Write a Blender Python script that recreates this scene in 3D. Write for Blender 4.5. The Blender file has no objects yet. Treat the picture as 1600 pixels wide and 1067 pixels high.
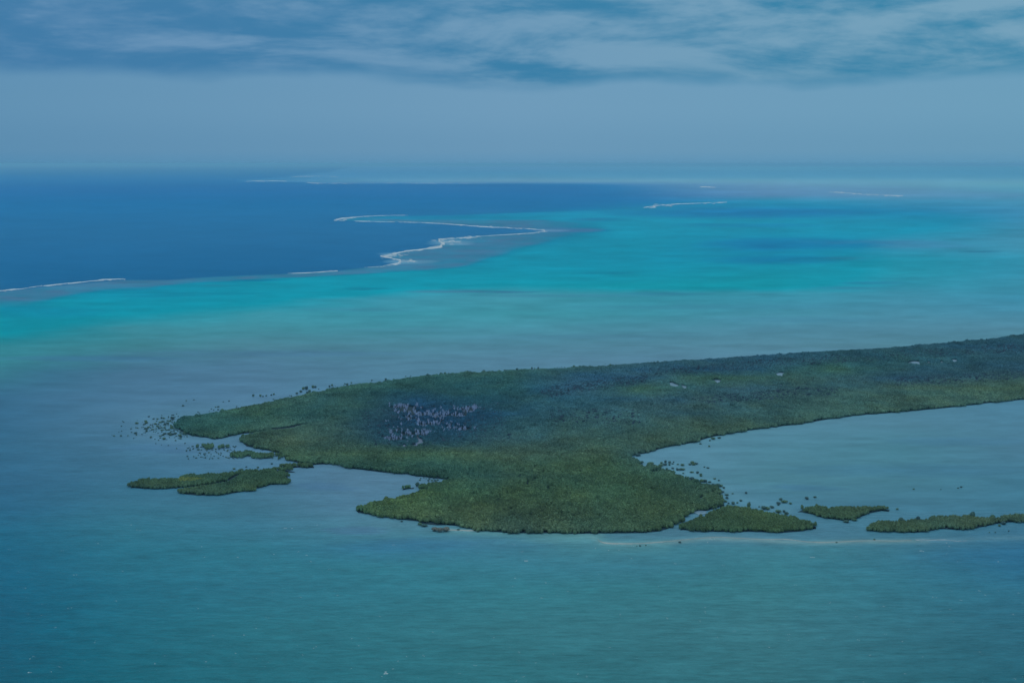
import bpy, bmesh, math, random
import numpy as np
from mathutils import Vector, Matrix
random.seed(7)
rng = np.random.default_rng(11)
sc = bpy.context.scene
R = math.radians

# ------------------------------------------------------------------ camera
CAM_H = 400.0
FPX = 2222.0                      # focal length in photo pixels (50 mm on 36 mm, 1600 px wide)
HORIZON = 256.0
PITCH = math.atan((533.5 - HORIZON) / FPX)
cam = bpy.data.cameras.new('camera')
cam.lens, cam.sensor_width = 50.0, 36.0
cam.clip_start, cam.clip_end = 1.0, 2.0e6
cam_o = bpy.data.objects.new('camera', cam)
sc.collection.objects.link(cam_o)
cam_o.location = (0, 0, CAM_H)
cam_o.rotation_euler = (R(90) - PITCH, 0, 0)
sc.camera = cam_o

# ------------------------------------------------------------------ exposure, sky, sun
sc.view_settings.view_transform = 'Standard'
sc.view_settings.look = 'None'
sc.view_settings.gamma = 1.0
sc.view_settings.use_curve_mapping = False
sc.view_settings.exposure = 0.0
sc.cycles.max_bounces = 4
sc.cycles.diffuse_bounces = 2
sc.cycles.glossy_bounces = 2
sc.cycles.transmission_bounces = 2
sc.cycles.volume_bounces = 0
sc.cycles.transparent_max_bounces = 4
sc.cycles.use_denoising = True

SUN_EL, SUN_AZ = R(58), R(-25)    # azimuth from +Y (away from the camera) towards +X
world = bpy.data.worlds.new('World')
sc.world = world
world.use_nodes = True
wt = world.node_tree
wt.nodes.clear()

class NT:
    """tiny helper for node trees"""
    def __init__(s, t): s.t = t
    def n(s, typ, **kw):
        nd = s.t.nodes.new(typ)
        for k, v in kw.items():
            if k.startswith('in_'):
                key = k[3:]
                nd.inputs[int(key) if key.isdigit() else key].default_value = v
            else: setattr(nd, k, v)
        return nd
    def l(s, a, b): s.t.links.new(a, b)
    def math(s, op, a, b=None, clamp=False):
        nd = s.t.nodes.new('ShaderNodeMath'); nd.operation = op; nd.use_clamp = clamp
        for i, v in enumerate((a, b)):
            if v is None: continue
            if isinstance(v, (int, float)): nd.inputs[i].default_value = v
            else: s.t.links.new(v, nd.inputs[i])
        return nd.outputs[0]
    def maprange(s, v, a, b, c=0.0, d=1.0, smooth=True):
        nd = s.t.nodes.new('ShaderNodeMapRange')
        nd.interpolation_type = 'SMOOTHSTEP' if smooth else 'LINEAR'
        s.t.links.new(v, nd.inputs[0])
        for i, q in enumerate((a, b, c, d)): nd.inputs[i + 1].default_value = q
        return nd.outputs[0]
    def mix(s, f, a, b, blend='MIX'):
        nd = s.t.nodes.new('ShaderNodeMix'); nd.data_type = 'RGBA'; nd.blend_type = blend
        for sock, v in ((nd.inputs[0], f), (nd.inputs[6], a), (nd.inputs[7], b)):
            if isinstance(v, (int, float)): sock.default_value = v
            elif isinstance(v, tuple): sock.default_value = (*v[:3], 1)
            else: s.t.links.new(v, sock)
        return nd.outputs[2]

def lin(c):
    c = np.asarray(c, float) / 255.0
    return np.where(c <= 0.04045, c / 12.92, ((c + 0.055) / 1.055) ** 2.4)

WS = 0.1                          # world strength; colours below are divided by it
def sky(c, k=1.0): return tuple((lin(c) * k / WS).tolist())
w = NT(wt)
tc = w.n('ShaderNodeTexCoord')
sep = w.n('ShaderNodeSeparateXYZ'); w.l(tc.outputs['Generated'], sep.inputs[0])
X, Y, Z = sep.outputs
nish = w.n('ShaderNodeTexSky', sky_type='NISHITA', sun_disc=False)
nish.sun_elevation, nish.sun_rotation = SUN_EL, SUN_AZ
nish.altitude, nish.air_density, nish.dust_density = 400, 1.0, 1.5
# haze veil under the cloud deck: tone by elevation
el = w.n('ShaderNodeValToRGB')
el.color_ramp.interpolation = 'EASE'
w.l(w.maprange(Z, 0.0, 0.5, 0, 1, False), el.inputs[0])
cr = el.color_ramp
stops = [(0.0, sky((100, 149, 182))), (0.02, sky((109, 153, 183))), (0.08, sky((115, 158, 187))), (0.16, sky((114, 158, 189))),
         (0.24, sky((112, 158, 188))), (0.45, sky((165, 190, 208))), (1.0, sky((196, 212, 224), 1.35))]
while len(cr.elements) < len(stops): cr.elements.new(0.5)
for e_, (p, c) in zip(cr.elements, stops): e_.position = p; e_.color = (*c, 1)
# the left is a little bluer, the right a little more teal
side = w.maprange(X, -0.36, 0.36, 0, 1)
sr = w.n('ShaderNodeValToRGB'); w.l(w.maprange(X, -0.36, 0.36, 0, 1, False), sr.inputs[0])
while len(sr.color_ramp.elements) < 3: sr.color_ramp.elements.new(0.5)
for e_, (p, c) in zip(sr.color_ramp.elements, [(0.0, (0.69, 0.82, 0.90)), (0.5, (0.93, 0.96, 0.99)), (1.0, (0.88, 1.0, 0.99))]): e_.position = p; e_.color = (*c, 1)
veil = w.mix(1.0, el.outputs[0], sr.outputs[0], 'MULTIPLY')
# cloud deck: noise on a level plane overhead, so it foreshortens towards the horizon
def cloud_noise(kx, kz, dz=0.0, seed=3.1, **kw):
    c = w.n('ShaderNodeCombineXYZ'); w.l(w.math('MULTIPLY', X, kx), c.inputs[0]); w.l(w.math('ADD', w.math('MULTIPLY', Z, kz), dz), c.inputs[1])
    w.l(w.math('ADD', w.math('MULTIPLY', Y, kx), seed), c.inputs[2])
    q = w.n('ShaderNodeTexNoise', in_Scale=1.0, **kw); w.l(c.outputs[0], q.inputs['Vector'])
    return q
n1 = cloud_noise(5.5, 26.0, 0.0, in_Detail=7.0, in_Roughness=0.60, in_Distortion=0.35)
n1up = cloud_noise(5.5, 26.0, 0.30, in_Detail=7.0, in_Roughness=0.60, in_Distortion=0.35)
n2 = cloud_noise(17.0, 70.0, 0.0, 8.4, in_Detail=6.0, in_Roughness=0.6, in_Distortion=0.3)
n3 = cloud_noise(6.0, 12.0, 0.0, 1.7, in_Detail=4.0, in_Roughness=0.5)
n4 = cloud_noise(2.4, 11.0, 0.0, 5.3, in_Detail=2.0, in_Roughness=0.5)
# ragged lower limit of the deck near 3.3 degrees
edge = w.math('ADD', Z, w.math('MULTIPLY', w.math('SUBTRACT', n3.outputs[0], 0.5), 0.040))
deck = w.maprange(edge, 0.051, 0.064)
cl_lit = w.mix(side, sky((104, 146, 183)), sky((118, 162, 187)))
cl_drk = w.mix(side, sky((64, 122, 166)), sky((46, 128, 165)))
relief = w.math('SUBTRACT', n1.outputs[0], n1up.outputs[0])      # billows: lighter tops, grey undersides
band = w.math('ADD', w.math('ADD', w.math('MULTIPLY', relief, 1.25), w.math('MULTIPLY', n4.outputs[0], 0.75)), w.math('MULTIPLY', n2.outputs[0], 0.38))
lit = w.maprange(band, 0.40, 0.80)
# flat grey undersides where the deck ends
under = w.math('MULTIPLY', w.maprange(edge, 0.074, 0.056), w.maprange(n2.outputs[0], 0.36, 0.56))
lit = w.math('MULTIPLY', lit, w.math('SUBTRACT', 1.0, w.math('MULTIPLY', under, 0.5)))
cloud = w.mix(lit, cl_drk, cl_lit)
cloud_hi = w.mix(w.maprange(Z, 0.12, 0.4), cloud, el.outputs[0])
s1 = w.mix(w.math('MULTIPLY', deck, 0.95), veil, cloud_hi)
# a little clear air through the gaps high up
gap = w.math('MULTIPLY', w.maprange(n1.outputs[0], 0.60, 0.72), w.maprange(Z, 0.15, 0.5))
s2 = w.mix(w.math('MULTIPLY', gap, 0.35), s1, nish.outputs[0])
bg = w.n('ShaderNodeBackground', in_Strength=WS); w.l(s2, bg.inputs[0])
wo = w.n('ShaderNodeOutputWorld'); w.l(bg.outputs[0], wo.inputs[0])

sun = bpy.data.lights.new('sun', 'SUN')
sun.energy, sun.angle, sun.color = 0.8, R(14), (1.0, 0.97, 0.9)
sun_o = bpy.data.objects.new('sun', sun)
sc.collection.objects.link(sun_o)
sd = Vector((math.sin(SUN_AZ) * math.cos(SUN_EL), math.cos(SUN_AZ) * math.cos(SUN_EL), math.sin(SUN_EL)))
sun_o.rotation_euler = sd.to_track_quat('Z', 'Y').to_euler()
sun_o.location = sd * 3000

# ------------------------------------------------------------------ helpers
def at(px, py, z=0.0):
    """where the sight line through a photo pixel meets the level z (arrays welcome)"""
    px = np.asarray(px, float); py = np.asarray(py, float)
    xu = (px - 800) / FPX; yu = -(py - 533.5) / FPX
    dy = math.cos(PITCH) + yu * math.sin(PITCH)
    dz = -math.sin(PITCH) + yu * math.cos(PITCH)
    t = (z - CAM_H) / dz
    return np.stack([xu * t, dy * t, np.full_like(t, z)], -1)
def pix(p):
    """photo pixel of world points"""
    p = np.asarray(p, float)
    x, y, z = p[..., 0], p[..., 1], p[..., 2] - CAM_H
    f = y * math.cos(PITCH) - z * math.sin(PITCH)
    u = y * math.sin(PITCH) + z * math.cos(PITCH)
    return 800 + FPX * x / f, 533.5 - FPX * u / f

def tag(o, label=None, cat=None, group=None, kind=None):
    if label: o['label'] = label
    if cat: o['category'] = cat
    if group: o['group'] = group
    if kind: o['kind'] = kind
    return o
def link(o, parent=None):
    sc.collection.objects.link(o)
    if parent is not None: o.parent = parent
    return o
def mesh_np(name, V, F, mat=None, smooth=False, col=None, colname='tint', corner=False):
    """mesh from numpy arrays; F is (n,3) or (n,4)"""
    V = np.asarray(V, np.float32); F = np.asarray(F, np.int32)
    me = bpy.data.meshes.new(name)
    me.vertices.add(len(V)); me.vertices.foreach_set('co', V.ravel())
    if len(F):
        k = F.shape[1]
        me.loops.add(F.size); me.loops.foreach_set('vertex_index', F.ravel())
        me.polygons.add(len(F))
        me.polygons.foreach_set('loop_start', np.arange(0, F.size, k, dtype=np.int32))
        if smooth: me.polygons.foreach_set('use_smooth', np.ones(len(F), bool))
    if col is not None:
        a = me.attributes.new(colname, 'FLOAT_COLOR', 'POINT')
        c4 = np.ones((len(V), 4), np.float32); c4[:, :3] = col
        a.data.foreach_set('color', c4.ravel())
    me.update(); me.validate()
    if mat: me.materials.append(mat)
    return me
def obj(name, me, parent=None): return link(bpy.data.objects.new(name, me), parent)

def inside(poly, x, y):
    poly = np.asarray(poly, float); r = np.zeros(np.shape(x), bool)
    n = len(poly)
    for i in range(n):
        x1, y1 = poly[i]; x2, y2 = poly[(i + 1) % n]
        if y1 == y2: continue
        c = ((y1 > y) != (y2 > y)) & (x < (x2 - x1) * (y - y1) / (y2 - y1) + x1)
        r ^= c
    return r
def seg_dist(line, x, y):
    d = np.full(np.shape(x), 1e9)
    line = np.asarray(line, float)
    for (x1, y1), (x2, y2) in zip(line[:-1], line[1:]):
        dx, dy = x2 - x1, y2 - y1
        t = np.clip(((x - x1) * dx + (y - y1) * dy) / (dx * dx + dy * dy + 1e-9), 0, 1)
        d = np.minimum(d, np.hypot(x - x1 - t * dx, y - y1 - t * dy))
    return d
def vnoise(x, y, seed=0):
    """smooth value noise, 0..1"""
    xi = np.floor(x).astype(np.int64); yi = np.floor(y).astype(np.int64)
    fx = x - xi; fy = y - yi
    fx = fx * fx * (3 - 2 * fx); fy = fy * fy * (3 - 2 * fy)
    def h(a, b):
        n = (a * 374761393 + b * 668265263 + seed * 1442695041) & 0xffffffff
        n = ((n ^ (n >> 13)) * 1274126177) & 0xffffffff
        return ((n ^ (n >> 16)) & 0xffff) / 65535.0
    return (h(xi, yi) * (1 - fx) + h(xi + 1, yi) * fx) * (1 - fy) + (h(xi, yi + 1) * (1 - fx) + h(xi + 1, yi + 1) * fx) * fy
def fbm(x, y, seed=0, o=4):
    s = 0; a = 0.5; t = 0
    for k in range(o):
        s = s + a * vnoise(x * 2 ** k, y * 2 ** k, seed + k * 17); t += a; a *= 0.55
    return s / t

# ------------------------------------------------------------------ air
HAZE_D = 1.5e-5
HAZE_C = (0.28, 0.675, 0.945)
HAZE_J = np.array([0.11, 0.33, 0.50])      # what a long way of this air looks like
SPEC_ADD = np.array([0.004, 0.008, 0.012])
LIGHT = np.array([0.80, 0.92, 0.98])   # what a level white surface shows under this sky and sun

def albedo(rgb, dist, light=LIGHT, spec=SPEC_ADD, hi=0.9):
    """base colour of a surface that shows the given tone at that distance through the air"""
    T = np.exp(-HAZE_D * np.asarray(dist))[..., None]
    return np.clip((lin(rgb) - HAZE_J * (1 - T) - spec) / (T * light), 0.002, hi)

def table(rows, px, py):
    """tone chart: rows of (y, [(x, rgb), ...]) interpolated across and down"""
    ys = np.array([r[0] for r in rows], float)
    out = np.zeros(np.shape(px) + (3,))
    vals = []
    for _, pts in rows:
        xs = np.array([p[0] for p in pts], float); cs = np.array([p[1] for p in pts], float)
        vals.append((xs, cs))
    k = np.clip(np.searchsorted(ys, py) - 1, 0, len(ys) - 2)
    f = np.clip((py - ys[k]) / (ys[k + 1] - ys[k]), 0, 1)
    for i in range(len(ys) - 1):
        m = k == i
        if not m.any(): continue
        xm = px[m]; fm = f[m][:, None]
        a = np.stack([np.interp(xm, vals[i][0], vals[i][1][:, j]) for j in range(3)], -1)
        b = np.stack([np.interp(xm, vals[i + 1][0], vals[i + 1][1][:, j]) for j in range(3)], -1)
        out[m] = a * (1 - fm) + b * fm
    return out

# ------------------------------------------------------------------ materials
def new_mat(name):
    m = bpy.data.materials.new(name); m.use_nodes = True
    t = NT(m.node_tree)
    b = m.node_tree.nodes['Principled BSDF']
    return m, t, b
def simple_mat(name, c, rough=0.9, var=0.25, scale=0.5, spec=0.1):
    m, t, b = new_mat(name)
    g = t.n('ShaderNodeTexCoord')
    n = t.n('ShaderNodeTexNoise', in_Scale=scale, in_Detail=5.0); t.l(g.outputs['Object'], n.inputs['Vector'])
    lo = tuple(x * (1 - var) for x in c); hi = tuple(min(1, x * (1 + var)) for x in c)
    t.l(t.mix(n.outputs[0], lo, hi), b.inputs['Base Color'])
    b.inputs['Roughness'].default_value = rough; b.inputs['Specular IOR Level'].default_value = spec
    return m

# water: colour of bed and depth comes from the chart; ripples and wind lanes from noise in metres
m_sea, t, b = new_mat('sea_water')
g = t.n('ShaderNodeTexCoord')
a = t.n('ShaderNodeAttribute', attribute_name='chart')
def stretched(scale, rot=0.0, sx=1.0, sy=1.0, **kw):
    mp = t.n('ShaderNodeMapping'); mp.inputs['Rotation'].default_value = (0, 0, rot)
    mp.inputs['Scale'].default_value = (scale * sx, scale * sy, scale)
    t.l(g.outputs['Object'], mp.inputs[0])
    n = t.n('ShaderNodeTexNoise', in_Scale=1.0, **kw); t.l(mp.outputs[0], n.inputs['Vector'])
    return n.outputs[0]
lane = stretched(1 / 260.0, R(18), 1.0, 0.55, in_Detail=5.0, in_Roughness=0.6)
lane2 = stretched(1 / 60.0, R(12), 0.55, 1.0, in_Detail=4.0, in_Roughness=0.6)
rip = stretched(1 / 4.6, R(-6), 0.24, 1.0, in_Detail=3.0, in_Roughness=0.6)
rip2 = stretched(1 / 3.0, R(14), 0.5, 1.0, in_Detail=2.0)
v = t.math('ADD', t.math('MULTIPLY', t.math('SUBTRACT', lane, 0.5), 0.17), t.math('MULTIPLY', t.math('SUBTRACT', lane2, 0.5), 0.14))
chop = t.n('ShaderNodeAttribute', attribute_name='chop')
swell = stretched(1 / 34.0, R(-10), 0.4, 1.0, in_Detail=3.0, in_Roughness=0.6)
wave_shade = t.math('ADD', t.math('MULTIPLY', t.math('SUBTRACT', rip, 0.5), 0.8), t.math('MULTIPLY', t.math('SUBTRACT', swell, 0.5), 0.16))  # light and dark of the wave faces painted into the base colour
v = t.math('ADD', v, t.math('MULTIPLY', wave_shade, t.math('ADD', t.math('MULTIPLY', chop.outputs['Fac'], 0.8), 0.2)))
lane3 = stretched(1 / 1500.0, R(24), 1.0, 0.6, in_Detail=6.0, in_Roughness=0.65)
v = t.math('ADD', v, t.math('MULTIPLY', t.math('SUBTRACT', lane3, 0.5), 0.20))
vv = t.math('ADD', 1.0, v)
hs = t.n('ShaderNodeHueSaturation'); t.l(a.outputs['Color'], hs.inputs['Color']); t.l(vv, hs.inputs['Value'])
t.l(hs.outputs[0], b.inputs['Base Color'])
hgt = t.math('ADD', t.math('MULTIPLY', rip, 2.4), t.math('MULTIPLY', rip2, 0.8))
bp = t.n('ShaderNodeBump', in_Distance=1.0); t.l(t.math('MULTIPLY', hgt, chop.outputs['Fac']), bp.inputs['Height'])
bp.inputs['Strength'].default_value = 1.0
t.l(bp.outputs[0], b.inputs['Normal'])
b.inputs['Roughness'].default_value = 0.32
b.inputs['IOR'].default_value = 1.33
t.l(t.math('MULTIPLY', t.math('POWER', chop.outputs['Fac'], 1.5), 0.03), b.inputs['Specular IOR Level'])

m_foam = simple_mat('foam', (0.38, 0.44, 0.47), 0.9, 0.4, 0.012)
m_cap = simple_mat('whitecap_foam', (0.36, 0.43, 0.45), 0.9, 0.3, 0.05)
m_sand = simple_mat('pale_sand', (0.235, 0.275, 0.265), 0.95, 0.25, 0.15)
m_mud = simple_mat('mud', (0.010, 0.028, 0.040), 0.9, 0.4, 0.1)  # shade under the trees is put into this dark colour
m_palemud = simple_mat('pale_mud', (0.085, 0.125, 0.185), 0.7, 0.5, 0.12)
m_pond = simple_mat('pond_water', (0.10, 0.19, 0.26), 0.3, 0.15, 0.05, 0.3)
m_wood = simple_mat('bark', (0.06, 0.055, 0.045), 0.95, 0.3, 2.0)
m_dead = simple_mat('bleached_wood', (0.35, 0.45, 0.65), 0.95, 0.3, 1.0)

def leaf_mat(name, base=None, instancer=False):
    m, t, b = new_mat(name)
    g = t.n('ShaderNodeTexCoord')
    n = t.n('ShaderNodeTexNoise', in_Scale=0.9, in_Detail=3.0); t.l(g.outputs['Object'], n.inputs['Vector'])
    if base is None:
        at_ = t.n('ShaderNodeAttribute', attribute_name='tint')
        if instancer: at_.attribute_type = 'INSTANCER'
        c = at_.outputs['Color']
    else: c = base
    lo = t.mix(1.0, c, (0.74, 0.76, 0.78), 'MULTIPLY'); hi = t.mix(1.0, c, (1.26, 1.24, 1.2), 'MULTIPLY')
    t.l(t.mix(n.outputs[0], lo, hi), b.inputs['Base Color'])
    b.inputs['Roughness'].default_value = 0.75; t.l(t.math('MULTIPLY', t.math('POWER', chop.outputs['Fac'], 1.5), 0.03), b.inputs['Specular IOR Level'])
    return m
m_leaf = leaf_mat('mangrove_leaves_forest', instancer=True)
m_leafv = leaf_mat('mangrove_leaves_islet')

def box(a, n, axis):
    if n < 2: return a
    p = [(0, 0)] * a.ndim; p[axis] = (n // 2 + 1, n - n // 2 - 1)
    c = np.cumsum(np.pad(a, p, 'edge'), axis=axis)
    sl = [slice(None)] * a.ndim; s2_ = list(sl)
    sl[axis] = slice(n, None); s2_[axis] = slice(0, -n)
    return (c[tuple(sl)] - c[tuple(s2_)]) / n
# ------------------------------------------------------------------ the sea
D = {}   # deep blue ocean tone by row
deep_rows = [(256, (92, 146, 182)), (262, (83, 141, 179)), (268, (76, 137, 177)), (275, (68, 131, 174)), (283, (60, 125, 172)), (291, (46, 119, 168)), (300, (44, 117, 168)),
             (330, (47, 116, 164)), (370, (46, 112, 158)), (400, (42, 108, 154)), (430, (38, 104, 149)), (520, (38, 102, 146))]
water_rows = [
 (256, [(0, (92, 146, 182)), (800, (98, 150, 182)), (1600, (92, 150, 184))]),
 (262, [(0, (82, 142, 182)), (800, (88, 146, 184)), (1200, (88, 150, 184)), (1600, (84, 148, 182))]),
 (272, [(0, (66, 132, 180)), (400, (78, 140, 182)), (800, (82, 145, 182)), (1200, (84, 148, 184)), (1600, (82, 147, 182))]),
 (277, [(0, (60, 126, 178)), (400, (66, 132, 177)), (560, (80, 142, 181)), (800, (86, 147, 182)), (1200, (86, 150, 184)), (1600, (84, 149, 182))]),
 (283, [(0, (52, 122, 176)), (400, (68, 133, 177)), (560, (88, 147, 182)), (800, (100, 153, 184)), (1200, (100, 157, 185)), (1600, (96, 157, 185))]),
 (289, [(0, (50, 120, 174)), (800, (60, 124, 174)), (1000, (80, 136, 178)), (1200, (98, 150, 184)), (1600, (95, 158, 182))]),
 (296, [(0, (50, 120, 172)), (1000, (72, 132, 176)), (1200, (92, 142, 180)), (1400, (92, 145, 180)), (1600, (84, 150, 178))]),
 (305, [(0, (50, 118, 172)), (1000, (64, 125, 173)), (1200, (86, 137, 177)), (1400, (88, 142, 178)), (1600, (84, 143, 178))]),
 (315, [(0, (48, 116, 170)), (900, (46, 120, 170)), (1000, (48, 122, 171)), (1200, (52, 142, 178)), (1400, (64, 140, 177)), (1600, (72, 143, 177))]),
 (330, [(0, (40, 118, 168)), (700, (30, 130, 170)), (800, (20, 137, 173)), (1000, (8, 138, 172)), (1200, (18, 130, 172)), (1400, (45, 131, 172)), (1600, (63, 136, 174))]),
 (345, [(0, (50, 125, 165)), (700, (48, 128, 166)), (900, (30, 138, 170)), (1000, (0, 141, 172)), (1200, (0, 141, 172)), (1400, (22, 138, 172)), (1600, (62, 138, 174))]),
 (360, [(0, (50, 122, 162)), (700, (58, 124, 162)), (850, (52, 126, 164)), (960, (10, 140, 170)), (1000, (0, 142, 172)), (1200, (8, 140, 171)), (1400, (30, 141, 172)), (1600, (64, 140, 172))]),
 (375, [(0, (50, 118, 160)), (700, (56, 122, 160)), (800, (58, 124, 160)), (900, (5, 138, 168)), (1000, (0, 141, 169)), (1200, (16, 136, 170)), (1400, (52, 140, 172)), (1600, (66, 142, 172))]),
 (390, [(0, (50, 118, 158)), (640, (58, 122, 158)), (740, (60, 122, 157)), (800, (10, 138, 166)), (1000, (0, 140, 168)), (1200, (4, 133, 169)), (1400, (52, 140, 171)), (1600, (64, 142, 171))]),
 (405, [(0, (52, 118, 156)), (600, (58, 122, 157)), (680, (60, 122, 156)), (790, (5, 140, 167)), (1000, (0, 140, 168)), (1200, (0, 136, 166)), (1400, (40, 143, 168)), (1600, (52, 142, 170))]),
 (416, [(0, (52, 118, 156)), (540, (58, 120, 156)), (640, (60, 124, 156)), (710, (4, 141, 168)), (1000, (0, 141, 168)), (1200, (0, 141, 166)), (1400, (40, 144, 168)), (1600, (52, 142, 170))]),
 (427, [(0, (52, 116, 154)), (440, (58, 122, 157)), (520, (20, 138, 166)), (600, (2, 144, 169)), (1000, (0, 143, 168)), (1200, (0, 143, 165)), (1400, (42, 145, 168)), (1600, (54, 142, 170))]),
 (436, [(0, (52, 116, 154)), (250, (60, 118, 156)), (340, (30, 132, 165)), (420, (0, 145, 170)), (1000, (0, 144, 167)), (1200, (4, 145, 165)), (1400, (46, 144, 168)), (1600, (58, 142, 169))]),
 (446, [(0, (56, 116, 155)), (235, (62, 120, 156)), (290, (10, 138, 166)), (400, (0, 146, 171)), (640, (4, 146, 170)), (800, (34, 146, 168)), (1000, (14, 146, 165)), (1200, (10, 146, 165)), (1400, (50, 143, 168)), (1600, (60, 142, 168))]),
 (458, [(0, (60, 118, 155)), (105, (62, 121, 155)), (165, (8, 140, 168)), (400, (0, 146, 170)), (560, (10, 146, 169)), (660, (52, 146, 168)), (800, (64, 146, 166)), (1000, (52, 143, 163)), (1200, (56, 143, 165)), (1400, (62, 141, 166)), (1600, (61, 141, 168))]),
 (468, [(0, (60, 122, 155)), (45, (56, 124, 156)), (90, (6, 142, 166)), (200, (0, 143, 168)), (400, (8, 146, 170)), (480, (40, 147, 169)), (600, (62, 146, 168)), (800, (66, 146, 165)), (1000, (57, 142, 162)), (1200, (60, 142, 165)), (1400, (66, 140, 165)), (1600, (63, 140, 168))]),
 (490, [(0, (6, 142, 165)), (200, (22, 143, 166)), (400, (60, 146, 165)), (600, (62, 146, 166)), (800, (64, 145, 163)), (1000, (63, 142, 162)), (1200, (69, 142, 165)), (1400, (73, 138, 163)), (1600, (72, 138, 165))]),
 (512, [(0, (8, 138, 162)), (90, (30, 138, 160)), (200, (60, 139, 159)), (400, (68, 142, 162)), (600, (68, 142, 163)), (800, (72, 142, 165)), (1000, (73, 138, 162)), (1200, (77, 136, 162)), (1600, (80, 134, 160))]),
 (540, [(0, (52, 131, 152)), (200, (66, 131, 152)), (400, (78, 133, 158)), (600, (78, 133, 159)), (800, (79, 132, 160)), (1000, (81, 132, 160)), (1300, (82, 132, 158))]),
 (565, [(0, (58, 128, 149)), (120, (64, 124, 150)), (200, (72, 122, 153)), (400, (82, 127, 160)), (600, (84, 132, 162)), (900, (86, 131, 162))]),
 (582, [(0, (60, 122, 148)), (80, (62, 115, 148)), (200, (75, 120, 155)), (400, (84, 128, 162)), (600, (86, 132, 163))]),
 (620, [(0, (58, 108, 145)), (200, (75, 120, 156)), (400, (83, 126, 161)), (1200, (82, 132, 160)), (1600, (77, 128, 160))]),
 (660, [(0, (55, 105, 142)), (200, (72, 117, 151)), (300, (80, 126, 156)), (450, (82, 126, 158)), (1100, (84, 134, 162)), (1400, (80, 129, 157)), (1600, (77, 127, 158))]),
 (700, [(0, (52, 104, 140)), (200, (66, 114, 148)), (400, (78, 122, 156)), (900, (82, 128, 160)), (1100, (84, 134, 162)), (1200, (78, 130, 156)), (1400, (73, 127, 152)), (1600, (75, 123, 153))]),
 (750, [(0, (49, 101, 138)), (200, (58, 110, 143)), (400, (70, 116, 150)), (560, (80, 122, 154)), (1000, (82, 128, 158)), (1200, (76, 128, 152)), (1400, (71, 123, 148)), (1600, (67, 120, 150))]),
 (790, [(0, (44, 101, 138)), (200, (54, 110, 140)), (400, (63, 115, 144)), (560, (76, 121, 153)), (1000, (76, 122, 152)), (1300, (71, 121, 150)), (1600, (65, 117, 146))]),
 (822, [(0, (38, 102, 137)), (200, (49, 112, 140)), (400, (57, 115, 145)), (600, (74, 124, 150)), (900, (72, 122, 150)), (1100, (72, 119, 148)), (1400, (66, 118, 147)), (1600, (62, 114, 146))]),
 (840, [(0, (35, 101, 135)), (200, (46, 111, 139)), (400, (53, 115, 143)), (600, (64, 120, 147)), (760, (70, 128, 150)), (880, (74, 132, 150)), (960, (72, 122, 148)), (1200, (70, 119, 147)), (1400, (66, 118, 146)), (1600, (58, 112, 146))]),
 (858, [(0, (33, 99, 133)), (200, (42, 109, 137)), (400, (49, 115, 141)), (600, (54, 114, 147)), (800, (60, 120, 148)), (930, (66, 126, 148)), (1100, (62, 122, 146)), (1300, (62, 122, 145)), (1450, (58, 115, 145)), (1600, (48, 107, 145))]),
 (885, [(0, (31, 97, 131)), (200, (40, 108, 136)), (400, (47, 114, 140)), (600, (52, 119, 143)), (800, (56, 120, 145)), (1000, (58, 119, 144)), (1200, (58, 121, 142)), (1400, (54, 115, 142)), (1600, (45, 106, 143))]),
 (920, [(0, (28, 95, 128)), (200, (38, 106, 134)), (400, (46, 112, 138)), (800, (53, 119, 140)), (1200, (58, 120, 139)), (1600, (48, 108, 138))]),
 (980, [(0, (25, 92, 123)), (200, (35, 103, 129)), (400, (44, 110, 132)), (800, (54, 115, 134)), (1200, (58, 116, 135)), (1600, (48, 105, 131))]),
 (1067, [(0, (22, 88, 115)), (200, (32, 98, 121)), (400, (40, 104, 125)), (800, (49, 111, 129)), (1200, (53, 109, 127)), (1600, (42, 98, 121))]),  # darker left corner: partly lens darkening painted into the water tone
 (1300, [(0, (22, 88, 112)), (800, (44, 106, 124)), (1600, (40, 94, 117))]),
]
REEF = [(-900, 540), (-300, 484), (-100, 465), (0, 456), (60, 449), (130, 442), (195, 437), (260, 437.5), (330, 432.5), (450, 427.5), (525, 423.5), (560, 419), (600, 415),
        (628, 410), (626, 405), (598, 401), (612, 396), (640, 391), (680, 386), (690, 379), (686, 374), (710, 371), (760, 367.5), (830, 363), (850, 360), (830, 357),
        (780, 354), (700, 349), (640, 346.5), (560, 345.5), (525, 343.5), (545, 340), (600, 337.5), (700, 336.5), (760, 334), (860, 331), (940, 327.5), (1005, 325), (1020, 322),
        (1060, 318)]
FARREEF = [(1080, 306), (1060, 292), (1000, 287.5), (700, 287), (520, 286.5), (450, 284.5), (385, 283), (370, 281), (440, 276), (520, 268), (560, 257)]
DEEP = REEF + FARREEF + [(560, 250), (-900, 250)]

# rows close together near the horizon, where a pixel is many metres
rows = np.concatenate([[256.9, 257.4, 258.0, 258.8], np.arange(259.6, 300, 0.8), np.arange(300, 480, 0.9), np.arange(480, 860, 2.0), np.arange(860, 1300, 5.0)])
cols = np.concatenate([np.arange(-900, -60, 40), np.arange(-60, 1660, 3.2), np.arange(1660, 2540, 40)])
PX, PY = np.meshgrid(cols, rows)
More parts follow.
